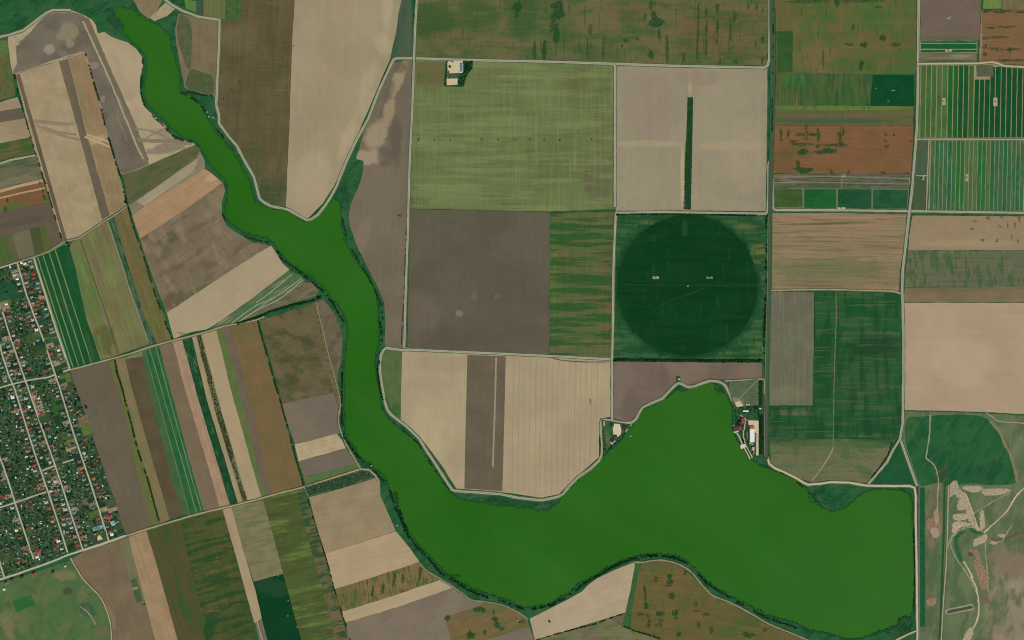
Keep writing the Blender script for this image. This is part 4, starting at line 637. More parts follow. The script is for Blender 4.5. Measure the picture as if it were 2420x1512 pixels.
road('field_road','gravel road along the inner lake shore, round both small lakeside plots',[(966,826),(950,827),(912,822),(905,828),(900,840),(897,860),(898,880),(905,925),(908,945),(915,968),(925,980),(940,992),(960,1007),(990,1036),(1010,1068),(1040,1114),(1058,1142),(1068,1157),(1078,1160),(1140,1164),(1180,1167),(1225,1176),(1281,1182),(1320,1173),(1330,1167),(1345,1148),(1365,1128),(1395,1107),(1415,1088),(1421,1076),(1423,1050),(1420,1020),(1419,1000),(1421,993),(1430,992),(1445,994),(1475,1000),(1492,998),(1502,990),(1510,975),(1518,962),(1545,950),(1564,942),(1585,920),(1597,908),(1604,905),(1612,908),(1624,914),(1640,913),(1660,905),(1676,900),(1696,901),(1706,905),(1714,912),(1722,928),(1735,955),(1744,972)],5)
road('field_road','straight gravel road between the light olive field and the split pale field',[(1450,151),(1453,157),(1453,300),(1452,489)],4.8)
road('field_road','straight gravel road down the left side of the great dark circle',[(1455,502),(1452,560),(1449,640),(1448,750),(1446,848),(1446,995)],4.4)
road('field_road','gravel road from the dark circle past the canal bend to the right edge',[(1454,503),(1560,501),(1700,503),(1808,505),(1813,500),(1815,470),(1815,390),(1817,382),(1821,380),(1824,384),(1825,430),(1825,488),(1828,494),(1834,496),(2000,497),(2150,499),(2300,501),(2423,503)],4.4)
road('main_road','long pale road down the right side to the dam of the lake',[(2170,-3),(2169,100),(2168,200),(2166,300),(2160,378),(2154,450),(2146,515),(2138,590),(2132,640),(2131,690),(2134,780),(2134,900),(2132,1000),(2126,1037),(2140,1075),(2166,1148)],5.2)
road('field_road','gravel road forking left from the long pale road towards the lake',[(2126,1037),(2110,1062),(2095,1092),(2072,1118),(2050,1145)],4.4)
road('field_road','sandy road between the mauve ploughed field and the upper striped crops',[(2167,151),(2310,150),(2330,148),(2345,147),(2357,150),(2372,156),(2423,159)],4.2,rgb=(178,158,128),rgbe=(186,168,138))
road('dirt_track','sandy track between the two striped crop blocks',[(2166,329),(2290,329),(2423,330)],3,False,False,(166,146,116))
road('dirt_track','pale track along the bottom of the pinkish tan field',[(1822,686),(1930,684),(2000,685),(2110,688),(2130,694)],2.4,False,False,(168,150,112))
road('dirt_track','short pale track beside the two grey green blocks',[(2194,332),(2191,415),(2188,498)],2.4,False,False,(158,148,118)); road('dirt_track','short pale track between the two grey green blocks',[(2163,415),(2191,415)],2.2,False,False,(166,150,122))
dam = road('lake_road','broad sandy road along the eastern shore, on top of the lake dam',[(1812,1078),(1817,1096),(1830,1106),(1850,1114),(1882,1130),(1897,1140),(1908,1145),(1935,1143),(1960,1139),(2005,1140),(2047,1147),(2100,1148),(2148,1148),(2160,1152),(2163,1170),(2163,1230),(2165,1330),(2166,1420),(2167,1513)],5,False,False,(188,170,144))
tag(ribbon('canal',[(2171,1150),(2170.5,1250),(2171,1350),(2172,1430),(2170,1513)],3.4,nz(),flat((74,84,92),.15,6,.4,'canal_water',.3)),'grey water channel along the foot of the dam road',kind='structure')
tag(ribbon('grass_verge',[(2178.5,1152),(2178.5,1250),(2179,1350),(2179,1430),(2179,1480)],12,nz(),soil((28,82,46),(34,90,52),blot=16,name='rank_grass'),None,1),kind='structure')
road('dirt_track','pale track leaving the dam towards the bottom edge',[(2166,1490),(2145,1498),(2116,1513)],4,False,False,(176,156,128))
road('dirt_track','pale straight farm track through the pasture beside the green ditch',[(2240,1145),(2238,1260),(2235,1330),(2230,1400),(2226,1460),(2223,1513)],2.6,False,False,(164,154,118))
road('farm_track','pale farm track from the village past the strips to the dark hedge by the lake',[(40,620),(80,608),(120,592),(147,574),(160,569),(185,564),(215,545),(240,527),(262,514),(300,489)],2.6,False,False,(150,136,106))
road('farm_track','pale farm track from the village edge between the crop strips to the tree hedge',[(165,874),(190,868),(240,854),(300,838),(350,821),(410,804),(475,788),(525,772),(605,756),(625,748)],2.8,False,False,(164,146,114))
road('farm_track','pale farm track from the village street to the orchard and lake bank',[(197,1301),(250,1284),(297,1266),(345,1251),(400,1234),(450,1219),(500,1206),(545,1196),(605,1181),(660,1165),(717,1151),(790,1128),(852,1108),(872,1110),(886,1122),(894,1136)],3,False,False,(166,148,116))
road('farm_track','pale farm track along the western lake bank between the mauve fields',[(803,965),(799,990),(803,1015),(818,1050),(838,1084),(852,1108)],2.2,False,False,(150,140,112))
road('farm_track','thin pale track following the southern lake bank past the weedy field',[(990,1329),(1008,1348),(1045,1370),(1075,1389),(1110,1416),(1150,1422),(1185,1429),(1215,1442),(1247,1462)],1.8,True,False,(136,128,98))
road('farm_track','thin pale track looping round the weedy field inside the lake loop',[(1497,1328),(1520,1328),(1559,1323),(1600,1332),(1630,1349),(1650,1372),(1674,1399),(1690,1410),(1722,1422),(1775,1450),(1814,1473),(1860,1492),(1910,1513)],2.2,True,False,(150,140,108))
road('farm_track','pale track curving down the edge of the brown field below the village',[(167,1318),(185,1350),(202,1374),(235,1408),(250,1436),(261,1474),(264,1513)],2.6,True,False,(174,152,118))
road('farm_track','short farm road at the left edge among small fields',[(-4,388),(27,378),(84,367)],4,False,True)
road('farm_track','pale track along the top of the small estate field to the canal',[(1712,900),(1760,898),(1800,895),(1806,897),(1806,930)],2.4,False,False,(170,152,122))

# the tree lined canal beside the right hand fields
tag(slab('canal_verge',[(1817,-3),(1830,-3),(1831,250),(1828,380),(1824,500),(1822,690),(1817,900),(1815,1085),(1804,1085),(1807,850),(1811,690),(1814,500),(1816,380),(1820,250)],nz(),soil((56,84,54),(66,88,60),blot=24,ang=90,streak=.2,name='rank_grass')),kind='structure')
tag(ribbon('canal',[(1823,-3),(1824,250),(1821,380),(1819,500),(1816,690),(1812,900),(1810,1080)],2.6,nz(),flat((66,76,66),.15,6,.4,'canal_water',.3),None,.5),'narrow dark canal running straight down between the great fields',kind='structure')
tag(ribbon('dirt_track',[(1814,510),(1812,690),(1808,850),(1806,1000),(1806,1075)],1.8,nz(),flat((112,110,84),.25,6,.9,'worn_soil'),None,.5),'faint track beside the canal',kind='structure')

BASE = Z[0] + .05

# ---------------------------------------------------------------- foliage along the water
LEAF = leaf_mat((22,60,36), (36,78,44), 'tree_leaves'); LEAF2 = leaf_mat((16,48,30), (28,66,36), 'dark_leaves'); LEAF3 = leaf_mat((44,88,44), (60,104,52), 'light_leaves')
REED = leaf_mat((28,84,50), (44,98,58), 'reeds', 12); BARK = flat((88,76,60), .3, 1, .9, 'bark')
rd = random.Random(11)
def inside(p, poly):
    x, y = p; c = False; j = len(poly) - 1
    for i in range(len(poly)):
        (xi, yi), (xj, yj) = poly[i], poly[j]
        if (yi > y) != (yj > y) and x < (xj - xi) * (y - yi) / (yj - yi) + xi: c = not c
        j = i
    return c
def reeds():
    P = []; n = len(SHORE)
    for i in range(n):
        a, b = SHORE[i], SHORE[(i + 1) % n]; L = math.hypot(b[0] - a[0], b[1] - a[1])
        nx, ny = (b[1] - a[1]) / (L or 1), -(b[0] - a[0]) / (L or 1)
        if not (-1950 < a[0] < 1950 and -1250 < a[1] < 1250): continue
        m = inside((a[0] + nx * 3, a[1] + ny * 3), SHORE); sg = -1 if m else 1
        patch = .5 + .5 * math.sin(a[0] * .013 + 1.3) * math.cos(a[1] * .017)
        for k in range(max(1, int(L / 1.1))):
            f = rd.random(); d = rd.gauss(.5, 1.6 + 2.2 * patch); r = rd.uniform(.7, 1.9)
            P.append((a[0] + (b[0] - a[0]) * f + sg * nx * d, a[1] + (b[1] - a[1]) * f + sg * ny * d, .3, r, rd.uniform(1.0, 2.6)))
    tag(clumps('reed_bed', P, REED), 'green reeds fringing the whole shore of the lake', kind='stuff')
    # reed islands at the head of the lake and in the eastern coves
    P = []
    for cx, cy, rx, ry, k in ((275,55,10,16,160),(262,30,12,14,120),(285,62,8,5,80),(815,470,10,30,260),(812,440,9,12,120),(1940,1175,30,20,300),(1240,1188,60,8,420),(1150,1181,40,6,200),(2140,1470,20,14,260),(2120,1490,30,12,260),(1700,918,12,16,150),(1600,915,10,8,90),(1820,1100,24,7,160),(1060,1362,30,6,140),(935,1185,8,24,180),(865,1100,16,10,160)):
        for _ in range(k):
            t = rd.uniform(0, 6.28); q = rd.random() ** .5; x, y = G((cx + rx * q * math.cos(t), cy + ry * q * math.sin(t)))
            P.append((x, y, .2, rd.uniform(.8, 2.0), rd.uniform(.8, 2.2)))
    tag(clumps('marsh_plants', P, leaf_mat((52,96,66), (36,80,54), 'marsh_leaves', 10)), 'tufts of marsh plants in the shallow coves', kind='stuff')
reeds()

# ---------------------------------------------------------------- trees
TREE_N = [0]
def tree_kind(mat, n, seed):
    random.seed(seed)
    c = clumps('crown', crown_pts(0, 0, 1.2, 1.0 * 3.0, n), mat)
    V = []; F = []; rings = [(-1.6, .36), (1.2, .24), (2.6, .16), (4.0, .06)]
    for z, r in rings:
        for k in range(6): V.append((r * math.cos(k * math.tau / 6), r * math.sin(k * math.tau / 6), z))
    for i in range(3):
        for k in range(6): F.append((i*6+k, i*6+(k+1)%6, (i+1)*6+(k+1)%6, (i+1)*6+k))
    for a in (.4, 2.6, 4.5):                        # three limbs
        b = len(V); p = (1.5 * math.cos(a), 1.5 * math.sin(a), 3.6)
        V += [(.12, 0, 1.8), (-.06, .1, 1.8), (-.06, -.1, 1.8), p]; F += [(b, b+1, b+3), (b+1, b+2, b+3), (b+2, b, b+3)]
    t = mesh('trunk', V, F, BARK)
    r = empty('tree'); c.parent = r; t.parent = r
    return r, c, t
KINDS = [tree_kind(LEAF, 34, 3), tree_kind(LEAF2, 30, 4), tree_kind(LEAF3, 30, 5), tree_kind(LEAF, 26, 6), tree_kind(LEAF2, 38, 8)]
USED = [False] * len(KINDS)
def tree(px, py, r, label, group, z=0.2, k=None):
    z = BASE - .4
    """a single tree of crown radius r metres"""
    k = rd.randrange(len(KINDS)) if k is None else k; R0, c0, t0 = KINDS[k]
    if not USED[k]: o = R0; USED[k] = True
    else:
        o = R0.copy(); COL.objects.link(o)
        for ch in (c0, t0): q = ch.copy(); COL.objects.link(q); q.parent = o
    x, y = G((px, py)); s = r / 3.0
    o.location = (x, y, z); o.scale = (s, s, s * rd.uniform(.85, 1.25)); o.rotation_euler = (0, 0, rd.uniform(0, 6.28))
    tag(o, label, 'tree', group); TREE_N[0] += 1
    return o
def along(ps, step):
    out = []; left = 0.0
    for a, b in zip(ps, ps[1:]):
        L = math.hypot(b[0] - a[0], b[1] - a[1]); d = left
        while d < L: out.append(lerp(a, b, d / L)); d += step
        left = d - L
    return out
def hedge(label, ps, w, r=(1.4, 2.6), dens=1.0, mat=None, gap=.12, z=BASE - .8, name='hedge', cat='hedge'):
    P = []; run = 1.0
    for x, y in along(ps, 1.3 / dens):
        if rd.random() < .2: run = 0 if rd.random() < gap * 1.4 else 1
        if not run: continue
        for _ in range(3):
            gx, gy = G((x + rd.uniform(-w, w) / 2, y + rd.uniform(-w, w) / 2)); q = rd.uniform(*r)
            P.append((gx, gy, z + q * .7, q * rd.uniform(.6, 1.0), q * rd.uniform(.7, 1.2)))
    o = clumps(name, P, mat or LEAF2); tag(o, label, cat, 'hedges between the fields'); return o
hedge('dotted hedge of bushes down the right side of the striped stubble field', [(203,128),(215,168),(225,205),(235,237),(250,300),(265,352),(272,378),(282,408),(292,443),(300,482)], 3.4, (1.6,3.0), 1.2, gap=.25)
hedge('hedge down the left side of the striped stubble field', [(35,178),(44,215),(52,245),(60,275),(65,295),(75,330),(84,362),(90,378),(100,410),(110,440),(122,482),(131,514),(147,566)], 3.0, (1.4,2.6), 1.0, gap=.3)
hedge('thin dark hedge between the olive hay field and the mottled brown fallow field', [(304,490),(313,530),(330,578),(347,628),(362,680),(380,730),(394,770),(408,801)], 2.6, (1.4,2.4), 1.2, gap=.2)
hedge('dark hedge running from the lake bank to the farm track', [(757,702),(735,712),(690,722),(640,737),(605,752),(560,765)], 4.2, (1.6,3.0), 1.5, gap=.05)
hedge('thin dark hedge along the right side of the wide orange brown field', [(609,758),(618,793),(627,825),(636,856),(648,900),(661,943),(675,992),(686,1033),(698,1080),(711,1123),(717,1147)], 2.6, (1.4,2.6), 1.2, gap=.25)
hedge('line of dark bushes inside the olive weedy strip', [(272,852),(277,880),(290,920),(300,962),(312,1005),(325,1060),(340,1105),(352,1140),(365,1190),(376,1230)], 2.8, (1.6,2.8), 1.6, gap=.12)
hedge('thick dark hedge under the great dark circle field', [(1451,851),(1560,851.5),(1700,853),(1801,853)], 6.0, (1.8,3.2), 2.4, gap=0)
hedge('dark hedge above the great dark circle field', [(1457,507.5),(1560,506.5),(1700,508),(1806,509.5)], 3.6, (1.4,2.4), 1.8, gap=.05)
hedge('scattered bushes down the right bank of the narrow canal', [(1826,4),(1826,130),(1825,250),(1822,372)], 3.4, (1.2,2.4), .8, gap=.5)
hedge('ragged line of trees down the canal beside the great dark circle', [(1811,512),(1810,600),(1809,690),(1806,780),(1804,850)], 5.0, (1.4,2.8), 1.0, gap=.4)
hedge('thick belt of trees between the canal and the lakeside estate', [(1796,902),(1796,960)], 7.5, (1.8,3.2), 2.6, gap=0)
hedge('long belt of trees behind the paved estate yard', [(1797,985),(1798,1030),(1797,1070)], 9, (1.8,3.2), 2.6, gap=0)
hedge('hedge of bushes between the banded olive field and the three tan fields', [(728,1180),(740,1222),(752,1262),(768,1310),(780,1352),(790,1392),(800,1420),(808,1450),(818,1478),(828,1513)], 2.4, (1.3,2.2), 1.1, gap=.25)
hedge('hedge along the olive wedge under the pale bare wedge', [(1268,1512),(1310,1499),(1360,1486),(1410,1473),(1440,1461),(1470,1451)], 2.0, (1.2,2.2), 1.0, gap=.35)
hedge('bush line at the foot of the weedy field inside the lake loop', [(1475,1480),(1500,1491),(1530,1499),(1560,1509)], 2.6, (1.2,2.4), 1.2, gap=.2)
hedge('line of bushes on the shore beside the loop road and broad pale field', [(903,962),(915,984),(930,1000),(950,1015),(965,1028),(990,1050),(1005,1075),(1020,1100),(1040,1128),(1060,1155)], 2.2, (1.2,2.2), 1.0, gap=.45)
hedge('dark shrubs on the southern shore above the pale bare wedge', [(1257,1440),(1300,1431),(1345,1408),(1385,1376),(1412,1362),(1440,1344),(1470,1330),(1497,1320)], 5, (1.4,2.8), 1.2, gap=.15)
hedge('dark shrubs on the shore at the top of the weedy field', [(1500,1319),(1530,1314),(1560,1313),(1597,1318),(1625,1333)], 4, (1.4,2.8), 1.0, gap=.2)
hedge('shrubs on the shore below the pale track round the weedy field', [(1650,1356),(1672,1380),(1705,1401),(1740,1422),(1780,1444),(1815,1462),(1850,1472),(1900,1490)], 5, (1.2,2.6), .9, gap=.3)
hedge('overgrown shore belt along the three tan fields', [(922,1160),(934,1195),(948,1228),(962,1262),(985,1292),(1010,1318),(1045,1356),(1078,1376),(1110,1396),(1150,1411),(1200,1424),(1240,1440)], 6, (1.4,2.8), 1.1, gap=.15)
hedge('overgrown shore belt from the mauve fields to the orchard', [(809,880),(808,930),(808,980),(811,1030),(826,1052),(845,1078),(865,1098),(890,1118),(908,1138)], 4, (1.4,2.6), 1.0, gap=.2)
hedge('overgrown shore belt at the bend below the pale bare field', [(655,592),(668,614),(690,630),(715,648),(740,668),(765,690),(785,715),(800,740),(812,762)], 5, (1.4,2.8), 1.1, gap=.15)
hedge('overgrown shore belt right of the mottled brown fallow field', [(526,505),(536,530),(558,548),(585,562),(615,570),(640,575)], 3.4, (1.2,2.4), 1.0, gap=.3)
hedge('overgrown shore belt along the upper arm of the lake', [(338,140),(336,185),(334,220),(342,250),(362,275),(385,296),(405,318),(430,332),(455,336)], 3.6, (1.2,2.4), 1.0, gap=.25)
hedge('dark shore scrub right of the narrow lake arm', [(898,760),(903,790),(902,830),(892,870),(897,915),(905,945)], 4, (1.4,2.6), 1.0, gap=.2)
hedge('dark shore scrub left of the long grey cloudy field', [(808,490),(812,530),(822,572),(842,608),(862,640),(885,680),(900,720),(905,755)], 4, (1.2,2.4), .9, gap=.3)
hedge('bushes along the green bank beside the gravel road and upper lake arm', [(430,220),(455,232),(475,250),(490,268),(500,290),(520,315),(545,345)], 4, (1.4,2.8), 1.0, gap=.3)
hedge('dark hedge at the foot of the green patched grass field by the upper lake arm', [(443,218),(470,224),(503,228)], 3, (1.4,2.6), 1.4, gap=.1)
hedge('dotted bushes along the shore below the olive grey grass field', [(1822,1103),(1850,1120),(1880,1138),(1905,1158),(1930,1185)], 2.4, (1.2,2.2), .9, gap=.4)
hedge('dark bush fringe at the lake side of the sandy dam road', [(2159,1240),(2160,1300),(2161,1360),(2160,1420),(2156,1450)], 1.6, (1.0,1.8), 1.0, gap=.3)
hedge('ditch bushes along the straight gravel road beside the long grey field', [(961,510),(958,600),(955,690),(950,780),(949,815)], 1.8, (1.0,1.8), .8, gap=.4)
hedge('line of bushes along the edge of the damp meadow beside the forked road', [(2108,1046),(2098,1075),(2078,1105),(2058,1130)], 2.2, (1.2,2.2), 1.0, gap=.3)
def belt():
    P = []
    for i in range(2400):
        y = rd.uniform(230, 495); f = (y - 230) / 265; a = 1625 - 8 * f - (2 if y > 335 else 0); b = 1637.5 - 5.5 * f
        gx, gy = G((rd.uniform(a, b), y)); q = rd.uniform(.9, 1.9); P.append((gx, gy, BASE - .5 + q * .5, q, q * .8))
    tag(clumps('tree_belt', P, leaf_mat((50,98,58), (40,84,50), 'belt_leaves', 10)), 'narrow dark green belt of young trees dividing the split pale field', 'tree belt')
belt()

# orchard trees: parts of their orchards
def orchard(key, pts, r, rest=()):
    proto = None
    for x, y in pts:
        gx, gy = G((x, y))
        if proto is None:
            random.seed(2); proto = clumps('fruit_tree', crown_pts(0, 0, .5, r, 7), LEAF2, FIELDS[key]); q = proto
        else:
            q = proto.copy(); COL.objects.link(q); q.parent = FIELDS[key]
        q.location = (gx, gy, Z_ORCH); s = rd.uniform(.75, 1.25); q.scale = (s, s, s); q.rotation_euler = (0, 0, rd.uniform(0, 6))
    if rest:
        P = []
        for x, y in rest: gx, gy = G((x, y)); P += crown_pts(gx, gy, Z_ORCH, r, 5)
        tag(clumps('young_trees', P, LEAF2, FIELDS[key]), kind='stuff')
Z_ORCH = BASE - .6
PN = [(722,1151),(790,1131),(852,1111),(872,1114),(886,1128),(810,1152),(730,1172)]
pts = []
a = R(-16)
for i in range(60):
    for j in range(-4, 16):
        x = 722 + i * 3.6 * math.cos(a) - j * 3.4 * math.sin(a) + (1.8 if j % 2 else 0); y = 1151 + i * 3.6 * math.sin(a) + j * 3.4 * math.cos(a)
        if inside((x, y), PN) and rd.random() < .96: pts.append((x, y))
orchard('N14', pts[:300], 2.2, pts[300:])
PS = [(465,794),(474,790),(519,960),(568,1131),(584,1182),(574,1185),(558,1131),(512,980)]
pts = []; a = R(73.5)
for i in range(150):
    for j in range(-6, 8):
        x = 466 + i * 2.8 * math.cos(a) + j * 2.6 * math.sin(a); y = 794 + i * 2.8 * math.sin(a) - j * 2.6 * math.cos(a)
        if inside((x, y), PS) and rd.random() < .72 + .25 * (math.sin(i * .09) > -.3): pts.append((x, y))
rd.shuffle(pts)
orchard('S10', pts[:300], 2.5, pts[300:])

# ---------------------------------------------------------------- the village
VILLAGE = [(-8,640),(40,623),(79,610),(125,755),(165,873),(185,935),(215,1020),(260,1150),(296,1263),(240,1284),(195,1299),(110,1335),(-8,1372)]
vg = soil((46,82,50), (76,88,60), blot=14, amt=.9, ang=17, streak=.2, width=3, fine=.3, name='yard_ground', patches=[((134,126,98),17,16,5,.63,.05,.6),((30,66,40),-72,14,8,.54,.05,.8)])
VG = slab('village_ground', VILLAGE, nz(), vg, jit=1); tag(VG, kind='structure')
STREETS = {
 's6': ('the field edge lane', [(80,610),(103,682),(125,755),(145,815),(165,873)]),
 's5': ('the easternmost long street', [(41,621),(62,693),(85,756),(91,770),(115,838),(140,912),(175,1026),(212,1134),(235,1206),(257,1277)]),
 's3': ('the second long street', [(-2,714),(10,748),(24,795),(40,841),(66,915),(95,998),(130,1098),(142,1134),(170,1220),(196,1298)]),
 's4': ('the third long street', [(-4,800),(8,846),(21,886),(35,918),(62,1006),(84,1076),(104,1133),(123,1189),(141,1244),(160,1305)]),
 's2': ('the fourth long street', [(-3,1072),(9,1104),(20,1136),(37,1191),(58,1256),(80,1321)]),
 's1': ('the short corner street', [(-3,1318),(4,1342),(10,1363)])}
CROSS = [[(-3,917),(27,908),(70,898),(115,891),(140,882),(165,873)], [(100,1112),(130,1100),(160,1090),(192,1080)], [(-3,1200),(37,1187),(80,1172),(110,1162)], [(-4,1370),(40,1356),(80,1342),(120,1328),(160,1311),(197,1299),(240,1285),(297,1265)], [(-3,634),(40,620)]]
for k, (d, ps) in STREETS.items():
    z = nz(.01); tag(ribbon('village_street', ps, 3.4, z, flat((172,164,144), .2, 5, .9, 'dusty_road'), None, .5, .3), d.replace('the ', 'pale ', 1) + ' of the village, counted from the fields', kind='structure')
for ps, d in zip(CROSS, ('pale cross street in the middle of the village', 'short pale cross street near the fields', 'pale cross street at the left edge', 'pale road along the southern edge of the village', 'pale road entering the village at its northern corner')):
    tag(ribbon('village_street', ps, 3.0 if 'southern' not in d else 4.2, nz(.01), flat((172,164,144), .2, 5, .9, 'dusty_road'), None, .5, .3), d, kind='structure')
ROADLINES = [p for _, p in STREETS.values()] + CROSS
def dseg(p, a, b):
    vx, vy = b[0]-a[0], b[1]-a[1]; t = max(0, min(1, ((p[0]-a[0])*vx + (p[1]-a[1])*vy) / (vx*vx + vy*vy)))
    return math.hypot(p[0]-a[0]-vx*t, p[1]-a[1]-vy*t)
def droad(p): return min(dseg(p, a, b) for ps in ROADLINES for a, b in zip(ps, ps[1:]))
LAWNS = [([(0,669),(20,664),(55,690),(57,700),(28,712),(0,716)],(40,84,56),'wide green meadow inside the northern end of the village'),([(0,712),(26,706),(27,730),(4,738)],(96,98,52),'olive plot at the left edge in the northern part of the village'),
 ([(62,793),(90,785),(96,802),(68,810)],(66,92,46),'green plot beside the easternmost long street'),([(100,789),(133,780),(137,798),(106,806)],(156,136,106),'bare tan plot right of the easternmost long street'),([(108,809),(138,800),(142,818),(114,826)],(52,80,44),'dark green plot below the bare tan one'),([(72,818),(106,806),(112,828),(80,840)],(50,78,44),'dark green yard plot left of the easternmost long street'),
 ([(130,858),(157,847),(162,868),(136,880)],(112,108,84),'grey olive plot at the field edge lane'),([(140,888),(164,880),(170,900),(146,908)],(88,110,54),'bright olive plot under the middle cross street'),([(150,910),(172,902),(176,916),(154,926)],(66,84,56),'dull green plot under the bright olive one'),([(120,948),(146,940),(153,972),(128,982)],(54,92,48),'green lawn left of the easternmost long street'),([(124,984),(150,976),(158,998),(134,1006)],(40,66,42),'dark green plot under the green lawn'),
 ([(178,990),(206,978),(213,1000),(184,1008)],(122,102,82),'brown tilled plot at the eastern village edge'),([(184,1008),(213,1000),(218,1024),(190,1032)],(92,112,58),'bright weedy plot at the eastern village edge'),([(190,1032),(218,1024),(222,1032),(194,1044)],(60,98,66),'green plot under the bright weedy plot'),([(148,1034),(172,1026),(178,1046),(153,1054)],(88,104,52),'olive plot left of the easternmost street, lower part'),([(156,1062),(180,1054),(184,1064),(160,1070)],(172,148,118),'small bare plot left of the easternmost street'),
 ([(193,1180),(216,1172),(222,1188),(198,1194)],(112,96,84),'brown tilled plot between two long streets'),([(236,1188),(272,1178),(276,1194),(242,1204)],(74,88,60),'dull olive plot near the south eastern corner'),([(241,1206),(275,1196),(278,1206),(246,1216)],(150,132,104),'tan plot near the south eastern corner'),([(209,1212),(232,1204),(238,1220),(215,1228)],(80,104,54),'bright green plot near the south eastern corner'),([(270,1240),(286,1234),(290,1250),(274,1256)],(58,88,50),'green corner plot at the south eastern field edge'),([(226,1262),(250,1254),(254,1274),(224,1284)],(72,68,58),'dark bare yard at the southern village edge'),
 ([(90,985),(118,975),(120,990),(96,1000)],(60,84,52),'dull green plot between the second and easternmost streets'),([(70,1290),(84,1284),(88,1296),(74,1302)],(78,92,58),'small olive plot in the southern part of the village')]
for q, c, d in LAWNS:
    o = slab('garden_plot', q, nz(), soil(c, tuple(int(v*.86) for v in c), blot=20, ang=17, streak=.14, width=4, name='plot_soil')); tag(o, d, kind='structure')
tag(slab('sand_heap', smooth([(231,1268),(236,1264),(241,1270),(243,1274),(238,1274),(232,1277)],3,True), nz()+.6, flat((200,186,150),.15,3,.9,'pale_sand'), depth=.9), 'pale star shaped sand patch in a dark yard at the southern village edge', 'sand heap')
def in_lawn(p): return any(inside(p, q) for q, _, _ in LAWNS)

ROOFS = {'red': (150,62,58), 'terracotta': (176,98,68), 'dark red': (118,56,52), 'grey': (124,126,118), 'pale': (168,174,162), 'bluish grey': (120,138,148), 'teal': (86,124,116), 'brown': (112,94,78), 'white': (216,220,212), 'pinkish': (164,128,112), 'dark': (66,63,60)}
RM = {k: flat(v, .16, 2.5, .7, 'roof_' + k.replace(' ', '_')) for k, v in ROOFS.items()}
WM = [flat(c, .1, 2, .9, 'plaster') for c in ((206,196,176), (190,186,176), (214,204,170))]
def box(V, F, x0, x1, y0, y1, z0, z1):
    b = len(V); V += [(x, y, z) for z in (z0, z1) for x, y in ((x0, y0), (x1, y0), (x1, y1), (x0, y1))]
    F += [tuple(b + i for i in f) for f in ((0,3,2,1), (4,5,6,7), (0,1,5,4), (1,2,6,5), (2,3,7,6), (3,0,4,7))]
def roof_geo(V, F, x0, x1, y0, y1, z, h, hip, t=.25):
    ym = (y0 + y1) / 2; i = (y1 - y0) * .5 * hip; b = len(V)
    V += [(x0,y0,z),(x1,y0,z),(x1,y1,z),(x0,y1,z),(x0+i,ym,z+h),(x1-i,ym,z+h)]
    V += [(p[0],p[1],p[2]-t) for p in V[b:b+4]]
    F += [tuple(b+k for k in f) for f in ((0,1,5,4),(2,3,4,5),(1,2,5),(3,0,4),(0,6,7,1),(1,7,8,2),(2,8,9,3),(3,9,6,0),(9,8,7,6))]
def house_meshes(kind, roof):
    V, F, RV, RF = [], [], [], []
    L, Wd, h = ((12, 8, 3.0), (11, 9, 3.2), (13, 7.5, 3.0), (9, 7, 2.8))[kind]
    box(V, F, -L/2, L/2, -Wd/2, Wd/2, -1, h)
    roof_geo(RV, RF, -L/2-.5, L/2+.5, -Wd/2-.5, Wd/2+.5, h, 2.4, (0, 1, .6, 0)[kind])
    if kind in (1, 2):
        box(V, F, -L/2 + .5, -L/2 + 4.5, Wd/2 - .2, Wd/2 + 3.4, -1, h - .3)
        roof_geo(RV, RF, -L/2 + .1, -L/2 + 4.9, Wd/2 - 1.0, Wd/2 + 3.8, h - .25, 1.5, .9)
    CV, CF = [], []; box(CV, CF, L*.18, L*.18 + .7, .6, 1.3, h + .5, h + 3.2)
    w = mesh('wall', V, F, WM[kind % 3]); r = mesh('roof', RV, RF, RM[roof]); c = mesh('chimney', CV, CF, RM['brown'])
    c.parent = r; w_, r_, c_ = w, r, c
    return w_, r_, c_
HM = {}; HOUSES = []; OCC = []
def free(p, r): return all((p[0]-q[0])**2 + (p[1]-q[1])**2 > (r + q[2])**2 for q in OCC)
def house(p, rz, roof, sc, street, side, kind=None):
    kind = rd.randrange(4) if kind is None else kind; key = (kind, roof)
    e = empty('house', (*G(p), HB), rz); e.scale = (sc, sc, 1.0 * max(.9, min(sc, 1.15)))
    if key not in HM:
        w, r, c = house_meshes(kind, roof); HM[key] = (w, r, c)
        w.parent = e; r.parent = e
    else:
        w, r, c = HM[key]
        a = w.copy(); b = r.copy(); d = c.copy()
        for o in (a, b, d): COL.objects.link(o)
        a.parent = e; b.parent = e; d.parent = b
    OCC.append((p[0], p[1], 4.6 * sc)); HOUSES.append((e, p, roof, street, side, sc))
    return e
def street_frame(p):
    best = None
    for k, (d, ps) in STREETS.items():
        for a, b in zip(ps, ps[1:]):
            q = dseg(p, a, b)
            if best is None or q < best[0]:
                cr = (b[0]-a[0]) * (p[1]-a[1]) - (b[1]-a[1]) * (p[0]-a[0]); best = (q, k, math.atan2(-(b[1]-a[1]), b[0]-a[0]), 'west' if cr > 0 else 'east')
    return best
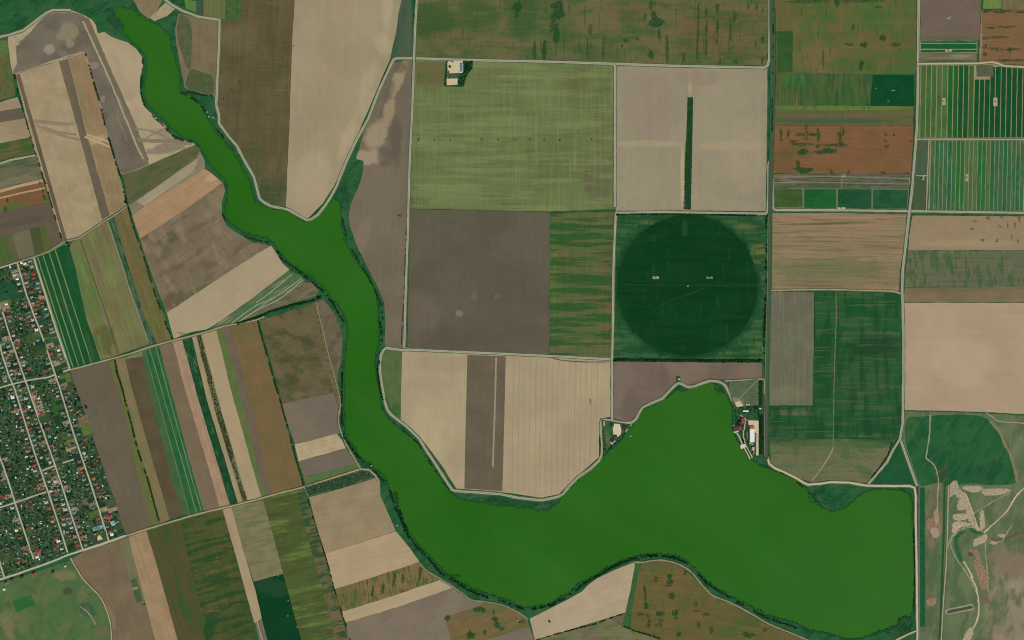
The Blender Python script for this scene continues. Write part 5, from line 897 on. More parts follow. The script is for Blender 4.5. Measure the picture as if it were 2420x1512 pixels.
# the houses that stand out, where they stand
SEEN = {'red': [(81,648),(80,657),(75,690),(61,720),(100,715),(89,720),(101,724),(86,730),(20,747),(20,734),(67,766),(120,821),(99,840),(122,836),(70,871),(107,877),(130,930),(50,952),(37,966),(59,968),(177,978),(72,1013),(114,1012),(202,1038),(211,1102),(24,1107),(84,1153),(11,1175),(44,1179),(232,1150),(234,1165),(116,1200),(65,1239),(259,1220),(49,1270),(165,1266),(132,1273),(136,1289),(60,1305),(92,1303),(59,1324),(232,1225)],
 'terracotta': [(49,687),(96,700),(199,1056),(194,1105),(219,1115),(150,1226),(44,1328),(222,1131),(66,1066),(129,1108),(50,752),(237,1173)],
 'white': [(42,659),(60,623),(139,1278),(40,1253),(89,1315),(16,718)], 'bluish grey': [(76,630),(90,669),(160,1256),(76,702)], 'pale': [(35,650),(109,730),(152,1239),(30,1200)], 'dark red': [(109,781),(35,1290)]}
HB = Z[0] + .3
for roof, L in SEEN.items():
    for p in L:
        q, k, a, side = street_frame(p)
        if q < 6:      # keep it off the carriageway
            b = street_frame((p[0] + .01, p[1])); s = -1 if side == 'west' else 1
            p = (p[0] + s * (6.5 - q) * abs(math.sin(a)), p[1] + s * (6.5 - q) * math.cos(a) * -1 * .3)
        if free(p, 3): house(p, a + math.pi/2 + rd.uniform(-.08, .08), roof, rd.uniform(.82, 1.08) if p not in ((259,1220),(92,1303)) else 1.5, k, side)
# the rows along the streets
ROLL = ['grey']*6 + ['pale']*6 + ['brown']*5 + ['pinkish']*3 + ['bluish grey']*3 + ['teal']*2 + ['dark red']*2 + ['red']*2 + ['dark']*3 + ['white']
PLOTS = []
for k, (d, ps) in STREETS.items():
    for sgn, side in ((1, 'west'), (-1, 'east')):
        if k == 's6' and side == 'east': continue
        pts = along(ps, 1.0); i = rd.uniform(2, 6)
        while i < len(pts) - 2:
            a, b = pts[int(i)], pts[min(int(i) + 2, len(pts) - 1)]; dx, dy = b[0]-a[0], b[1]-a[1]; L = math.hypot(dx, dy) or 1
            nx, ny = -dy/L*sgn, dx/L*sgn
            off = rd.uniform(6.4, 12.5); p = (a[0] + nx*off, a[1] + ny*off)
            step = rd.uniform(9.5, 13)
            if inside(p, VILLAGE):
                q = [(a[0]+nx*2.4, a[1]+ny*2.4), (a[0]+nx*19.5, a[1]+ny*19.5), (a[0]+nx*19.5+dx/L*(step-.8), a[1]+ny*19.5+dy/L*(step-.8)), (a[0]+nx*2.4+dx/L*(step-.8), a[1]+ny*2.4+dy/L*(step-.8))]
                if all(inside(v, VILLAGE) for v in q) and all(droad(lerp(lerp(q[0], q[1], u), lerp(q[3], q[2], u), w)) > 1.9 for u in (0, .25, .5, .75, 1) for w in (0, .5, 1)) and len(PLOTS) < 290 and rd.random() < .75: PLOTS.append(q)
                if droad(p) > 5.6 and free(p, 3.9) and not in_lawn(p) and len(HOUSES) < 300 and rd.random() < .9:
                    house(p, math.atan2(-dy, dx) + math.pi/2 + rd.uniform(-.1, .1), rd.choice(ROLL), rd.uniform(.7, 1.15), k, side)
            i += step
PM = [soil(c, tuple(int(v*.84) for v in c), blot=7, ang=a, streak=.2, width=2, fine=.3, name='garden_soil') for c, a in (((44,78,46),17),((62,92,52),17),((92,98,62),17),((128,118,92),17),((50,84,58),-72),((36,66,42),17),((150,138,112),17),((78,98,66),17))]
zp = nz(.01)
for i, q in enumerate(PLOTS):
    slab('garden_bed', q, zp + (i % 40) * .006, PM[rd.choice((0,0,1,1,2,3,4,4,5,5,6,7))], VG, .3)
Z[0] = zp + .3; HB = Z[0]
WORD = ['first','second','third','fourth','fifth','sixth','seventh','eighth','ninth','tenth','eleventh','twelfth','thirteenth','fourteenth','fifteenth','sixteenth','seventeenth','eighteenth','nineteenth','twentieth'] + ['twenty-' + w for w in ('first','second','third','fourth','fifth','sixth','seventh','eighth','ninth')] + ['thirtieth'] + ['thirty-' + w for w in ('first','second','third','fourth','fifth','sixth','seventh','eighth','ninth')]
def order(i, n): return 'the only such one' if n == 1 else 'northernmost' if i == 0 else 'southernmost' if i == n - 1 else WORD[min(i, 38)] + ' from north'
fam = {}
for h in HOUSES: fam.setdefault((h[3], h[4], h[2]), []).append(h)
for (k, side, roof), L in fam.items():
    L.sort(key=lambda h: h[1][1])
    for i, h in enumerate(L):
        pos_ = order(i, len(L))
        tag(h[0], f'{roof} roofed house, {pos_}, {side} side of {STREETS[k][0]}', 'house', 'village houses')
# sheds behind the houses
SHEDS = 0; SM = {}; SHED_L = []
for _ in range(9000):
    if SHEDS >= 300: break
    p = (rd.uniform(0, 295), rd.uniform(612, 1368))
    if not inside(p, VILLAGE) or droad(p) < 5 or in_lawn(p) or not free(p, 1.9): continue
    q, k, a, side = street_frame(p); roof = rd.choice(['grey','pale','brown','bluish grey','pinkish','white','teal','dark'] if rd.random() < .93 else ['red','terracotta'])
    v = rd.randrange(3); key = (roof, v)
    if key not in SM:
        V, F = [], []; l, w = ((6,3.6),(4.4,3.4),(8,3.4))[v]; box(V, F, -l/2, l/2, -w/2, w/2, -1, 2.2); n = len(F)
        roof_geo(V, F, -l/2-.25, l/2+.25, -w/2-.25, w/2+.25, 2.21, .7, 0, .12)
        o = mesh('shed', V, F, [WM[1], RM[roof]])
        for i, f in enumerate(o.data.polygons): f.material_index = 1 if i >= n else 0
        SM[key] = o
    else: o = SM[key].copy(); COL.objects.link(o)
    o.location = (*G(p), HB); o.rotation_euler = (0, 0, a + rd.choice((0, math.pi/2)) + rd.uniform(-.15, .15)); s = rd.uniform(.8, 1.25); o.scale = (s, s, 1)
    SHED_L.append((k, side, roof, p[1], o)); OCC.append((p[0], p[1], 2.0 * s)); SHEDS += 1
fam = {}
for h in SHED_L: fam.setdefault(h[:3], []).append(h)
for (k, side, roof), L in fam.items():
    L.sort(key=lambda h: h[3])
    for i, h in enumerate(L): tag(h[4], f'{roof} roofed shed, {order(i, len(L))}, in yards {side} of {STREETS[k][0]}', 'shed', 'village sheds')
# trees in the yards
YARD = []
for _ in range(26000):
    p = (rd.uniform(-4, 296), rd.uniform(612, 1370))
    r = rd.choice((1.6, 2.0, 2.4, 3.0, 3.6))
    if not inside(p, VILLAGE) or droad(p) < 2.6 + r*.4 or not free(p, r * .22) or (in_lawn(p) and rd.random() < .97): continue
    if any((p[0]-q[0])**2 + (p[1]-q[1])**2 < (.30*(r+q[2]))**2 for q in YARD[-900:]): continue
    YARD.append((p[0], p[1], r))
    if len(YARD) > 3200: break
YARD.sort(key=lambda t: -t[2])
fam = {}
for x, y, r in YARD[:150]:
    q, k, a, side = street_frame((x, y)); fam.setdefault((k, side), []).append((y, x, r))
for (k, side), L in fam.items():
    for i, (y, x, r) in enumerate(sorted(L)): tree(x, y, r * 1.05, f'large garden tree, {order(i, len(L))}, in yards {side} of {STREETS[k][0]}', 'garden trees of the village')
P = []
for x, y, r in YARD[150:]:
    gx, gy = G((x, y)); P += crown_pts(gx, gy, BASE, r, 6)
tag(clumps('garden_trees', P[::2], LEAF), 'small garden trees and shrubs filling the village yards', kind='stuff')
tag(clumps('garden_shrubs', P[1::2], LEAF2), 'dark garden trees and shrubs filling the village yards', kind='stuff')
# greenhouses
def tunnel(p, rz, l, w, rgb, label):
    V, F = [], []
    for i in range(9):
        t = math.pi * i / 8
        for s in (-1, 1): V.append((s*l/2, w/2*math.cos(t), 2.6*math.sin(t)))
    F = [(2*i, 2*i+2, 2*i+3, 2*i+1) for i in range(8)] + [tuple(range(0, 18, 2))[::-1], tuple(range(1, 18, 2))]
    e = empty('greenhouse', (*G(p), HB), rz); mesh('plastic_cover', V, F, flat(rgb, .1, 2, .4, 'plastic_sheet'), e)
    RV, RF = [], []
    for x in (-l/2, -l/4, 0, l/4, l/2): box(RV, RF, x-.12, x+.12, -w/2-.1, w/2+.1, -.3, .5)
    mesh('base_frame', RV, RF, flat((150,150,145), .1, 2, .6, 'metal'), e)
    tag(e, label, 'greenhouse', 'greenhouses in the village'); return e
for i in range(5): tunnel((231 + i*3.0, 1247.5 - i*1.0), R(-72), 16, 4.2, (92,150,156), ('leftmost','second','middle','fourth','rightmost')[i] + ' teal plastic tunnel in the row near the south eastern village corner')
for i in range(3): tunnel((221 + i*3.0, 1250.5 - i*1.0), R(-72), 15, 4.2, (140,164,150), ('left','middle','right')[i] + ' pale plastic tunnel beside the teal ones')
for i in range(3): tunnel((264 + i*3.0, 1237 - i*1.0), R(-66), 18, 3.8, (170,204,210), ('left','middle','right')[i] + ' light blue plastic tunnel behind the biggest red roofed house')

# ---------------------------------------------------------------- single buildings outside the village
def building(name, label, cat, px, py, l, w, h, rz, roof, hip=.0, rh=2.2, wall=0, z=1.5, flat_roof=False, extra=()):
    z = Z[0] + .02
    e = empty(name, (*G((px, py)), z), R(rz)); V, F, RV, RF = [], [], [], []
    box(V, F, -l/2, l/2, -w/2, w/2, -1, h)
    if flat_roof:
        box(RV, RF, -l/2-.3, l/2+.3, -w/2-.3, w/2+.3, h+.003, h+.35)
    else: roof_geo(RV, RF, -l/2-.5, l/2+.5, -w/2-.5, w/2+.5, h+.003, rh, hip)
    mesh('wall', V, F, WM[wall], e); mesh('roof', RV, RF, RM[roof], e)
    DV, DF = [], []; box(DV, DF, -.6, .6, -w/2-.06, -w/2+.02, 0, 2.1); mesh('door', DV, DF, RM['brown'], e)
    WV, WF = [], []
    for x in (-l*.3, l*.3): WV, WF = [], []; box(WV, WF, x-.6, x+.6, -w/2-.05, -w/2+.02, .9, 2.1); mesh('window', WV, WF, RM['dark'], e)
    return tag(e, label, cat)
def Fm(x, y): return ((1100 + x/16.8)*.945, (140 + y/16.8)*.945)
def Es(x, y): return ((1820 + x/6.873)*.945, (930 + y/6.873)*.945)
def Lp(x, y): return ((1480 + x/12.6)*.945, (1040 + y/12.6)*.945)
yard = flat((196,178,146), .14, 6, .9, 'packed_earth')
# farm in the light olive field
tag(slab('farm_wood_floor', [Fm(*p) for p in ((250,210),(1385,215),(1370,520),(1110,860),(1000,1290),(180,1290),(200,900))], nz(), soil((34,76,46),(44,84,50),blot=10,name='rank_grass')), 'dark green ground under the farm trees in the light olive field', kind='structure')
tag(slab('farm_yard', [Fm(*p) for p in ((310,290),(570,272),(575,208),(960,222),(965,335),(930,640),(940,705),(400,735),(385,640),(320,600))], nz(), yard), 'pale packed yard of the farm in the light olive field', kind='structure')
tag(slab('farm_yard', [Fm(*p) for p in ((272,962),(500,952),(742,955),(735,1205),(500,1222),(290,1232))], nz(), yard), 'smaller pale yard at the lower end of the farm', kind='structure')
tag(slab('kitchen_garden', [Fm(*p) for p in ((410,745),(820,742),(740,935),(410,940))], nz(), soil((56,84,58),(84,84,70),blot=8)), 'grey green garden between the two farm yards', kind='structure')
building('barn','long barn with a grey and white roof at the right of the farm yard','barn',*Fm(925,500),30,8.5,4,90,'bluish grey',rh=2,z=2)
building('shed','low white roofed shed across the lower end of the long barn','shed',*Fm(900,670),9,5,3,35,'white',rh=1,z=2)
building('shed','grey roofed shed at the top left corner of the farm yard','shed',*Fm(400,255),12,5,3,-2,'pale',rh=1.2,z=2)
building('shed','dark roofed lean to shed beside the road at the top of the farm yard','shed',*Fm(510,260),8,4.5,3,-2,'grey',rh=1,z=2)
for i in range(7):
    x, y = G(Fm(318 + (i % 2)*22, 640 + i*46)); V, F = [], []; box(V, F, -1.4, 1.4, -1.1, 1.1, -.5, 1.8); o = mesh('storage_crate', V, F, RM[('pale','brown','grey')[i % 3]]); o.location = (x, y, Z[0] + .2); o.rotation_euler = (0,0,.2*i)
    tag(o, ('topmost','second','third','fourth','fifth','sixth','lowest')[i] + ' crate in the row along the left edge of the farm yard', 'crate', 'crates in the farm yard')
tree(*Fm(430,470), 4.8, 'single round tree standing in the pale farm yard', 'farm trees', 2, 2)
def grove(label, poly, n, r=(2, 3.4), mat=None, group=None):
    xs = [p[0] for p in poly]; ys = [p[1] for p in poly]; P = []
    while n > 0:
        p = (rd.uniform(min(xs), max(xs)), rd.uniform(min(ys), max(ys)))
        if inside(p, poly): gx, gy = G(p); P += crown_pts(gx, gy, BASE - .4, rd.uniform(*r), 8); n -= 1
    tag(clumps('grove', P, mat or LEAF2), label, 'grove')
grove('dark grove of trees along the right side of the farm', [Fm(*p) for p in ((990,225),(1370,225),(1360,500),(1095,840),(985,1260),(760,1250),(770,980),(880,840),(985,700))], 150)
grove('thin line of dark shrubs down the left side of the farm', [Fm(*p) for p in ((230,220),(290,240),(290,600),(260,950),(260,1260),(190,1270),(215,900),(260,600))], 34, (1.6,2.4))
# lakeside estate
tag(slab('estate_ground', [Es(*p) for p in ((20,300),(520,190),(600,200),(600,1430),(470,1450),(380,1400),(300,1240),(200,1040),(140,900),(130,640),(90,560))], nz(), soil((36,76,46),(60,86,58),blot=12,name='lawn')), 'green garden ground of the lakeside estate', kind='structure')
field('EF','grass_field','small triangular grey green field with a tan path above the lakeside estate',[Es(*p) for p in ((14,175),(300,150),(528,128),(522,350),(515,565),(250,590),(140,600),(70,440),(10,300))], soil((88,104,74),(74,94,66),blot=20,ang=5,streak=.16,width=4,spots=[(*Es(170,520),16,10,-30,(150,130,98),.8)]))
trail('EF','pale_track',[Es(*p) for p in ((530,125),(440,200),(340,300),(230,420),(190,480))],2,flat((132,120,88),.2,5,.9,'dusty_soil'))
part('EF','sand_yard',[Es(*p) for p in ((120,520),(200,500),(260,585),(150,600))], yard)
tag(slab('estate_yard', [Es(*p) for p in ((338,828),(525,836),(520,1430),(480,1432),(486,1110),(445,985),(360,970))], nz(), yard), 'pale paved yard round the long white estate building', kind='structure')
tag(ribbon('quay', [Es(*p) for p in ((95,1030),(150,1050),(190,1110),(230,1210),(270,1290),(330,1400),(380,1495))], 2.4, nz(), flat((186,168,148),.14,4,.9,'paving'), None, .3, .8), 'pale paved quay along the estate shore', kind='structure')
tag(ribbon('garden_path', [Es(*p) for p in ((215,740),(310,820),(290,900),(262,1040),(262,1110),(300,1250),(360,1360),(415,1470)) ], 2.2, nz(), flat((182,168,150),.14,4,.9,'paving'), None, .3, .3), 'pale winding garden path of the estate', kind='structure')
tag(slab('terrace', [Es(*p) for p in ((210,1250),(290,1235),(305,1290),(225,1325),(208,1290))], nz()+.2, flat((206,186,172),.1,4,.9,'paving')), 'pale square terrace on the estate shore', kind='structure')
tag(slab('terrace', [Es(*p) for p in ((75,915),(170,930),(180,1030),(95,1035))], nz()+.2, flat((196,190,180),.1,4,.9,'paving')), 'pale terrace round the purple roofed estate house', kind='structure')
e = building('hall','long white flat roofed hall in the middle of the estate yard','hall',*Es(407,1090),48,17,6,90,'white',z=2,flat_roof=True)
V, F = [], []; roof_geo(V, F, -9, 9, -5.5, 5.5, 5, 2.4, .9); o = mesh('porch_roof', V, F, RM['terracotta'], e); o.location = (30, 0, 0); o.rotation_euler = (0,0,R(90)); o['label'] = 'orange roofed porch at the north end'
V, F = [], []; roof_geo(V, F, -6, 6, -5, 5, 4.4, 2, .9); o = mesh('side_wing_roof', V, F, RM['terracotta'], e); o.location = (1, -14, 0); o['label'] = 'orange roofed side wing'
V, F = [], []; box(V, F, 24.6, 36, -8, 8, -1, 4.8); box(V, F, -4, 6, -18, -9, -1, 4.2); mesh('porch_wall', V, F, WM[0], e)
V, F = [], []; roof_geo(V, F, -8, 8, -4, 4, 4, 1.6, .9); o = mesh('rear_roof', V, F, RM['pinkish'], e); o.location = (-29, 3, 0); o.rotation_euler = (0,0,R(70))
building('villa','red hip roofed villa between the garden path and the lake','house',*Es(248,830),19,13,5,95,'red',1,3.4,z=2)
building('villa','pinkish red roofed villa beside the purple roofed one','house',*Es(190,960),18,13,5,100,'dark red',1,3,z=2.1)
building('boathouse','purple grey flat roofed house on the estate terrace at the water','house',*Es(122,978),17,14,4.5,100,'dark',.7,1.6,z=2.2)
building('pavilion','small white roofed pavilion at the lower end of the estate yard','pavilion',*Es(425,1315),12,9,3.5,80,'pale',1,2,z=2)
building('shed','tan roofed shed at the bottom of the estate yard','shed',*Es(432,1385),13,4.5,3,82,'terracotta',0,1.4,z=2)
building('shed','low white shed in the trees above the estate yard','shed',*Es(300,668),20,4.5,3,0,'white',0,1.2,z=2)
building('shed','small white hut beside the canal north of the estate yard','shed',*Es(548,626),6,4,2.8,0,'white',0,1,z=2)
building('pergola','pale pergola left of the long white hall','pergola',*Es(322,1085),28,4,3,90,'brown',0,.6,z=2)
for p, n in (((225,545),'left'),((315,558),'middle'),((358,560),'right')): building('hut', f'{n} one of three small white huts at the lower edge of the triangular field','hut',*Es(*p),4,3,2.4,10,'white',0,.8,z=2)
grove('row of dark trees above the estate yard', [Es(*p) for p in ((140,600),(510,575),(515,650),(360,655),(160,660),(200,720),(320,700),(520,680),(520,700))], 60, (1.8,3))
grove('dark trees between the red villa and the lake', [Es(*p) for p in ((140,770),(210,770),(210,880),(240,900),(270,900),(250,1060),(200,1090),(190,1030),(215,950),(135,880))], 40, (1.6,2.8))
grove('narrow strip of trees along the estate quay', [Es(*p) for p in ((228,1150),(262,1140),(290,1225),(255,1230))], 14, (1.4,2.2))
grove('shrubs in a strip below the estate terrace', [Es(*p) for p in ((285,1290),(300,1280),(385,1430),(370,1440))], 14, (1,1.6))
grove('trees between the garden path and the long white hall', [Es(*p) for p in ((320,840),(350,860),(340,960),(310,1160),(340,1170),(360,1280),(430,1440),(400,1400),(320,1260),(285,1100),(300,950))], 50, (1.4,2.4))
grove('dark trees at the canal corner of the estate', [Es(*p) for p in ((490,680),(540,670),(600,740),(600,830),(530,830))], 22, (1.8,3))
# lakeside plot with the pale pitch
tag(slab('garden_ground', [Lp(*p) for p in ((300,130),(620,170),(1050,245),(1270,260),(1180,420),(900,800),(560,1060),(330,1310),(345,900),(320,500))], nz(), soil((40,84,52),(72,96,64),blot=14,name='lawn',spots=[(*Lp(480,700),8,22,10,(96,104,72),.6)])), 'green garden ground of the little plot beside the inner lake shore', kind='structure')
tag(slab('pitch', [Lp(*p) for p in ((700,240),(870,250),(905,360),(920,450),(910,560),(825,650),(670,600),(655,390))], nz(), flat((206,182,152),.12,6,.9,'pale_court')), 'pale bare pitch in the lakeside garden plot', kind='structure')
building('cabin','long pale cabin in the upper left corner of the lakeside garden plot','cabin',*Lp(372,228),18,7.5,3,90,'pinkish',0,1.2,z=2)
building('house','dark roofed house at the lower end of the pale pitch','house',*Lp(728,645),13,10,3.2,10,'dark',.8,2.4,z=2)
building('house','bluish roofed house among trees below the pale pitch','house',*Lp(675,810),15,6,3,42,'bluish grey',0,1.8,z=2)
building('cabin','narrow pale cabin left of the bluish roofed house','cabin',*Lp(610,850),12,4,3,-35,'pale',0,1,z=2)
building('cabin','small pale cabin between trees right of the pale pitch','cabin',*Lp(1080,445),10,6,2.8,62,'pinkish',0,1.2,z=2)
building('hut','tiny pale hut in the right tip of the lakeside garden plot','hut',*Lp(1222,280),4,3,2.4,10,'pale',0,.8,z=2)
grove('dark trees along the water side of the lakeside garden plot', [Lp(*p) for p in ((1290,265),(1180,420),(900,800),(560,1060),(335,1300),(345,1190),(560,990),(760,760),(860,660),(930,560),(1100,520))], 80, (1.6,2.8))
grove('trees at the top of the lakeside garden plot', [Lp(*p) for p in ((560,190),(690,220),(650,350),(560,330))], 14, (1.6,2.4))
grove('trees along the left edge of the lakeside garden plot', [Lp(*p) for p in ((325,480),(400,480),(410,700),(430,900),(430,1080),(350,1180),(350,800))], 36, (1.6,2.6))
grove('trees round the bluish roofed house', [Lp(*p) for p in ((560,680),(680,690),(640,780),(560,830))], 16, (1.6,2.6))
grove('trees at the right of the pale pitch', [Lp(*p) for p in ((940,270),(1180,280),(1100,400),(1000,440),(940,400))], 26, (1.6,2.6))
hedge('dark ditch hedge left of the road round the lakeside garden plot', [Lp(240,680),Lp(250,900),Lp(238,1270)], 1.2, (1,1.8), 1.6, gap=0)
def boat():
    e = empty('boat', (*G(Lp(1222,635)), -.9), R(38)); V = []; F = []
    sec = [(-3.6, 1.1, .7), (-2, 1.35, .65), (0, 1.4, .65), (2, 1.15, .72), (3.4, .5, .9), (4.1, .04, 1.05)]
    for x, w, h in sec: V += [(x, -w, h), (x, -w*.6, -.15), (x, w*.6, -.15), (x, w, h)]
    for i in range(5): b = 4*i; F += [(b+k, b+k+4, b+k+5, b+k+1) for k in range(3)]
    F.append((0, 1, 2, 3)); n = len(V); V += [(x, s*w*.86, .12) for x, w, h in sec for s in (-1, 1)]
    F += [(n+2*i, n+2*i+2, n+2*i+3, n+2*i+1) for i in range(5)]
    mesh('hull', V, F, flat((196,200,176), .1, 1, .5, 'boat_paint'), e)
    for x in (-2, .4):
        V, F = [], []; box(V, F, x-.2, x+.2, -1.2, 1.2, .42, .5); mesh('bench', V, F, RM['pale'], e)
    V, F = [], []; box(V, F, 1.2, 3.0, -.9, .9, .66, .74); mesh('foredeck', V, F, RM['pale'], e)
    tag(e, 'small pale boat lying on the green water off the lakeside garden plot', 'boat')
boat()
# fishing huts on the shore
for p, l in (((490,265),'upper of two small white huts on the bank of the upper lake arm'),((494,276),'lower of two small white huts on the bank of the upper lake arm'),((504,278),'small white hut a little back from the bank of the upper lake arm'),((809,1028),'small white hut on the left bank where the lake turns'),((938,1241),'small white hut among the shore belt along the tan fields'),((877,1100),'small pale hut on the bank near the orchard'),((1293-.5*0,1484),'tiny pale hut beside the brown weedy square at the lake tip')):
    if p[0] == 1293: p = (1222.5,1464.5)
    building('hut', l, 'hut', *p, 4, 3, 2.2, rd.uniform(0,90), 'pale', 0, .8, z=1)
for i in range(6):
    x, y = G((720.5 + i*1.4 + (i % 2), 1154 + i*3.4)); V, F = [], []; box(V, F, -1.2, 1.2, -.9, .9, -.5, 1.3); o = mesh('storage_box', V, F, RM['white']); o.location = (x, y, Z[0])
    tag(o, ('topmost','second','third','fourth','fifth','lowest')[i] + ' white box in the row at the western end of the orchard', 'box', 'boxes by the orchard')
building('pump_house','tiny white pump house in a dark square at the edge of the mauve field','pump house',*(1604,895.5),6,5,3,0,'pale',0,1,z=2)
tag(slab('pump_yard', [(1597,889),(1607,889),(1607,902),(1598,902)], nz()-.0, soil((52,82,58),(62,90,64),blot=6)), 'dark green square around the little pump house', kind='structure')
for p, n, roof in (((127,1351),'dark roofed house standing alone in the pasture below the village','dark'),((54,1363),'dark roofed house below the southern village road, middle of three','dark'),((30,1369),'dark roofed house below the southern village road, second from the left','dark'),((16,1377),'brown roofed house at the left end below the southern village road','brown'),((82,1355),'red roofed house below the southern village road','red')):
    building('house', n, 'house', *p, 13, 9, 3, 20, roof, .6, 2.4, z=2)
building('shed','white shed at the left edge of the pasture below the village','shed',11,1392,8,6,3,-10,'white',0,1.2,z=2)
building('shed','pale shed beside the pasture track below the village','shed',155,1337,7,6,3,20,'pale',0,1.2,z=2)

# ---------------------------------------------------------------- well pads with pump jacks
def well(px, py, l, w, label, rz=0, rgb=(164,152,124)):
    e = empty('pump_jack', (*G((px, py)), Z[0]), R(rz))
    q = [(x * K, y * K) for x, y in ((-l/2,-w/2),(l/2,-w/2),(l/2,w/2),(-l/2,w/2))]
    V = [(x, y, .1) for x, y in q] + [(x, y, -1.5) for x, y in q]; mesh('gravel_pad', V, [(0,1,2,3)] + [(i, i+4, (i+1)%4+4, (i+1)%4) for i in range(4)], flat(rgb,.25,3,.9,'pad_gravel'), e)
    st = flat((56,60,58), .1, 1, .6, 'painted_steel')
    V, F = [], []; box(V, F, -4, 3, -1, 1, .1, .6); mesh('base_frame', V, F, st, e)
    V, F = [], []
    for s in (-1, 1): b = len(V); V += [(-1.2, s*.9, .6), (-.8, s*.9, .6), (.2, s*.15, 4.4), (-.1, s*.15, 4.4), (1.4, s*.9, .6), (1, s*.9, .6)]; F += [(b, b+1, b+2, b+3), (b+5, b+4, b+2, b+3)]
    mesh('post_frame', V, F, st, e)
    V, F = [], []; box(V, F, -3.6, 3.6, -.22, .22, 4.4, 4.9); mesh('walking_beam', V, F, st, e)
    V, F = [], []; box(V, F, 3.6, 4.2, -.25, .25, 3.2, 5.4); mesh('horse_head', V, F, st, e)
    V, F = [], []; box(V, F, -4.4, -2.6, -1.1, 1.1, .6, 2.6); mesh('motor_box', V, F, RM['grey'], e)
    return tag(e, label, 'pump jack', 'pump jacks on pale pads')
well(2240,119,16,6,'pump jack on a pale pad between the short dark green strips'); well(2240,42,9,5,'pump jack on an arc of pale ground in the mauve ploughed field')
well(2228.5,240,9,16,'pump jack on a ragged pale pad in the left half of the striped upper block',0); well(2350.5,241,10,20,'pump jack on a neat pale pad in the right half of the striped upper block',0)
well(1992,415,9,6,'pump jack on a small pad at the fork of pale tracks under the rust field'); well(2180.5,421,4.5,9,'pump jack on a small pad in the dark block between road and striped crops',0,(150,160,128)); well(2283.5,420,7,18,'pump jack on a slim pad in the striped lower block',0,(150,150,116))
well(1549,656,15,6,'pump jack on a bright pad in the left half of the great dark circle',0,(146,152,118)); well(1676,656,15,5,'pump jack on a thin pad in the right half of the great dark circle',0,(112,126,92))
well(1987,492,18,4,'pump jack on a long whitish pad against the straight eastern road',0,(176,172,146))
def pivot_tower():
    e = empty('pivot_tower', (*G((1624.5, 676)), Z[0])); st = RM['grey']; V, F = [], []
    for sx in (-1, 1):
        for sy in (-1, 1): b = len(V); V += [(sx*2, sy*2, 0), (sx*2+.3, sy*2, 0), (sx*2, sy*2+.3, 0), (0, 0, 4.5)]; F += [(b, b+1, b+3), (b+1, b+2, b+3), (b+2, b, b+3)]
    mesh('legs', V, F, st, e); V, F = [], []; box(V, F, -.3, .3, -.3, .3, .2, 5); mesh('riser_pipe', V, F, st, e); V, F = [], []; box(V, F, -3, 3, -3, 3, -1, .1); mesh('base', V, F, flat((120,140,110),.2,2,.9,'old_concrete'), e)
    tag(e, 'little sprinkler tower at the centre of the great dark circle', 'sprinkler tower')
pivot_tower()
# utility poles
PO = None
def pole(px, py, label, group):
    global PO
    x, y = G((px, py))
    if PO is None:
        e = empty('utility_pole'); V, F = [], []; box(V, F, -.18, .18, -.18, .18, -1, 9); a = mesh('post', V, F, BARK, e)
        V, F = [], []; box(V, F, -1.3, 1.3, -.1, .1, 8.3, 8.55); b = mesh('crossarm', V, F, BARK, e); PO = (e, a, b)
    else:
        e = PO[0].copy(); COL.objects.link(e)
        for o in PO[1:]: c = o.copy(); COL.objects.link(c); c.parent = e
    e.location = (x, y, Z[0]); tag(e, label, 'utility pole', group)
for i, (x, y) in enumerate(((1807,170),(1807,200),(1807,230),(1806,262),(1806,294),(1806.5,328),(1805,360),(1804.5,392),(1804,422),(1803.5,453),(1802.5,484))): pole(x, y, ('northernmost' if i == 0 else 'southernmost' if i == 10 else WORD[i] + ' from north') + ' of the utility poles right of the split pale field', 'utility poles beside the split pale field')
for i, x in enumerate((1011,1048,1086)): pole(x, 966, ('left', 'middle', 'right')[i] + ' of three utility poles crossing the left part of the broad pale field', 'utility poles in the broad pale field')
for i, x in enumerate((1507,1539,1577)): pole(x, 331, ('left', 'middle', 'right')[i] + ' of three utility poles crossing the left half of the split pale field', 'utility poles in the split pale field')
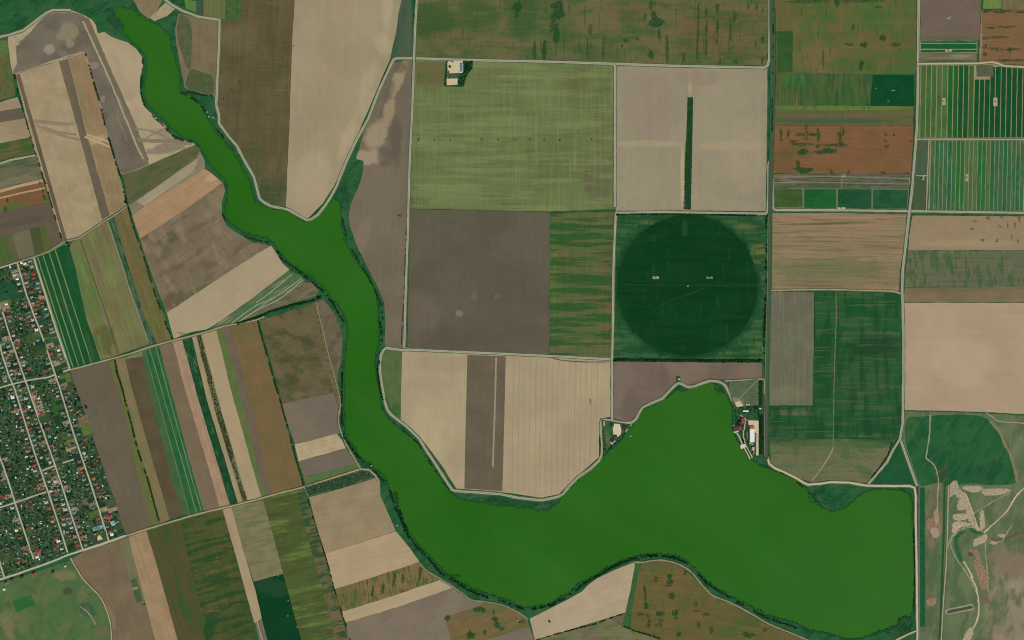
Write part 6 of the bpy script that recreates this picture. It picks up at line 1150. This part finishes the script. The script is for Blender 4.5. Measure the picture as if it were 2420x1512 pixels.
# sunken silage pit in the pasture
part('B0','pit_rim',[(2232,1443),(2240,1438),(2298,1426),(2301,1440),(2236,1452)],flat((142,146,110),.2,4,.9,'dry_grass')); part('B0','sunken_pit',[(2236,1446),(2241,1441),(2297,1430),(2298,1437),(2238,1450)],flat((72,72,60),.35,5,.9,'dark_soil'),'long dark pit with a pale rim')
def car():
    e = empty('car', (*G((422.5,1224.5)), Z[0] + .02), R(18)); V, F = [], []; pr = [(-2.1,.35),(2.1,.35),(2.15,.8),(1.1,.95),(-2.1,1.0)]
    for s in (-.85, .85): V += [(x, s, z) for x, z in pr]
    F = [(4,3,2,1,0), (5,6,7,8,9)] + [(i, (i+1)%5, (i+1)%5+5, i+5) for i in range(5)]; mesh('body', V, F, flat((40,42,46),.05,1,.3,'car_paint'), e)
    V, F = [], []; pr = [(-1.9,.97),(.9,.97),(.3,1.5),(-1.4,1.5)]
    for s in (-.72, .72): V += [(x, s, z) for x, z in pr]
    F = [(3,2,1,0), (4,5,6,7)] + [(i, (i+1)%4, (i+1)%4+4, i+4) for i in range(4)]; mesh('cabin', V, F, flat((30,34,40),.05,1,.2,'car_glass'), e)
    for x in (-1.3, 1.35):
        for s in (-.86, .86):
            V = [(x + .34*math.cos(k*math.tau/10), s + t, .34 + .34*math.sin(k*math.tau/10)) for t in (-.1, .1) for k in range(10)]
            mesh('wheel', V, [tuple(range(10))[::-1], tuple(range(10, 20))] + [(k, (k+1)%10, (k+1)%10+10, k+10) for k in range(10)], RM['dark'], e)
    tag(e, 'dark car on the pale farm track east of the village', 'car')
car()
# single trees
for x, y, r, l in ((188,222*4+56,6.0,'large dark tree at the field edge beside the eastern village yards'),(180,956,4.5,'dark tree above the large one at the eastern village edge'),(205,962,5,'dark tree overhanging the ploughed strip east of the village'),(160,575,4.5,'dark tree at the crossing of farm tracks north of the village'),(165,582,3.6,'smaller dark tree beside the crossing north of the village'),(296,478,3.6,'dark tree at the lower end of the dotted hedge'),(299,470,3.2,'dark tree second from the lower end of the dotted hedge'),(294,455,3,'dark tree third from the lower end of the dotted hedge'),(755,704,4.5,'dark tree at the lake end of the dark hedge'),(1298,1468,3.4,'dark tree at the lower lake tip beside the track')):
    tree(x, y, r, l, 'single trees', 1.5, 1)
for i in range(26):
    f = i / 25; x, y = lerp((1500,1322), (1620,1331), f); tree(x + rd.uniform(-2,2), y - 12*math.sin(math.pi*f) + rd.uniform(-2,2), rd.uniform(1.8,3.4), ('leftmost' if i == 0 else 'rightmost' if i == 25 else WORD[min(i, 38)] + ' from the left') + ' of the dark shore trees above the weedy field', 'shore trees above the weedy field', .6)
for i in range(22):
    x, y = lerp((945,1200), (962,1262), i/21); tree(x + rd.uniform(-5,5), y + rd.uniform(-3,3), rd.uniform(1.8,3.4), ('topmost' if i == 0 else 'lowest' if i == 21 else WORD[min(i, 38)] + ' from the top') + ' of the dark shore trees beside the upper tan field', 'shore trees beside the upper tan field', .6)
random.seed(1)
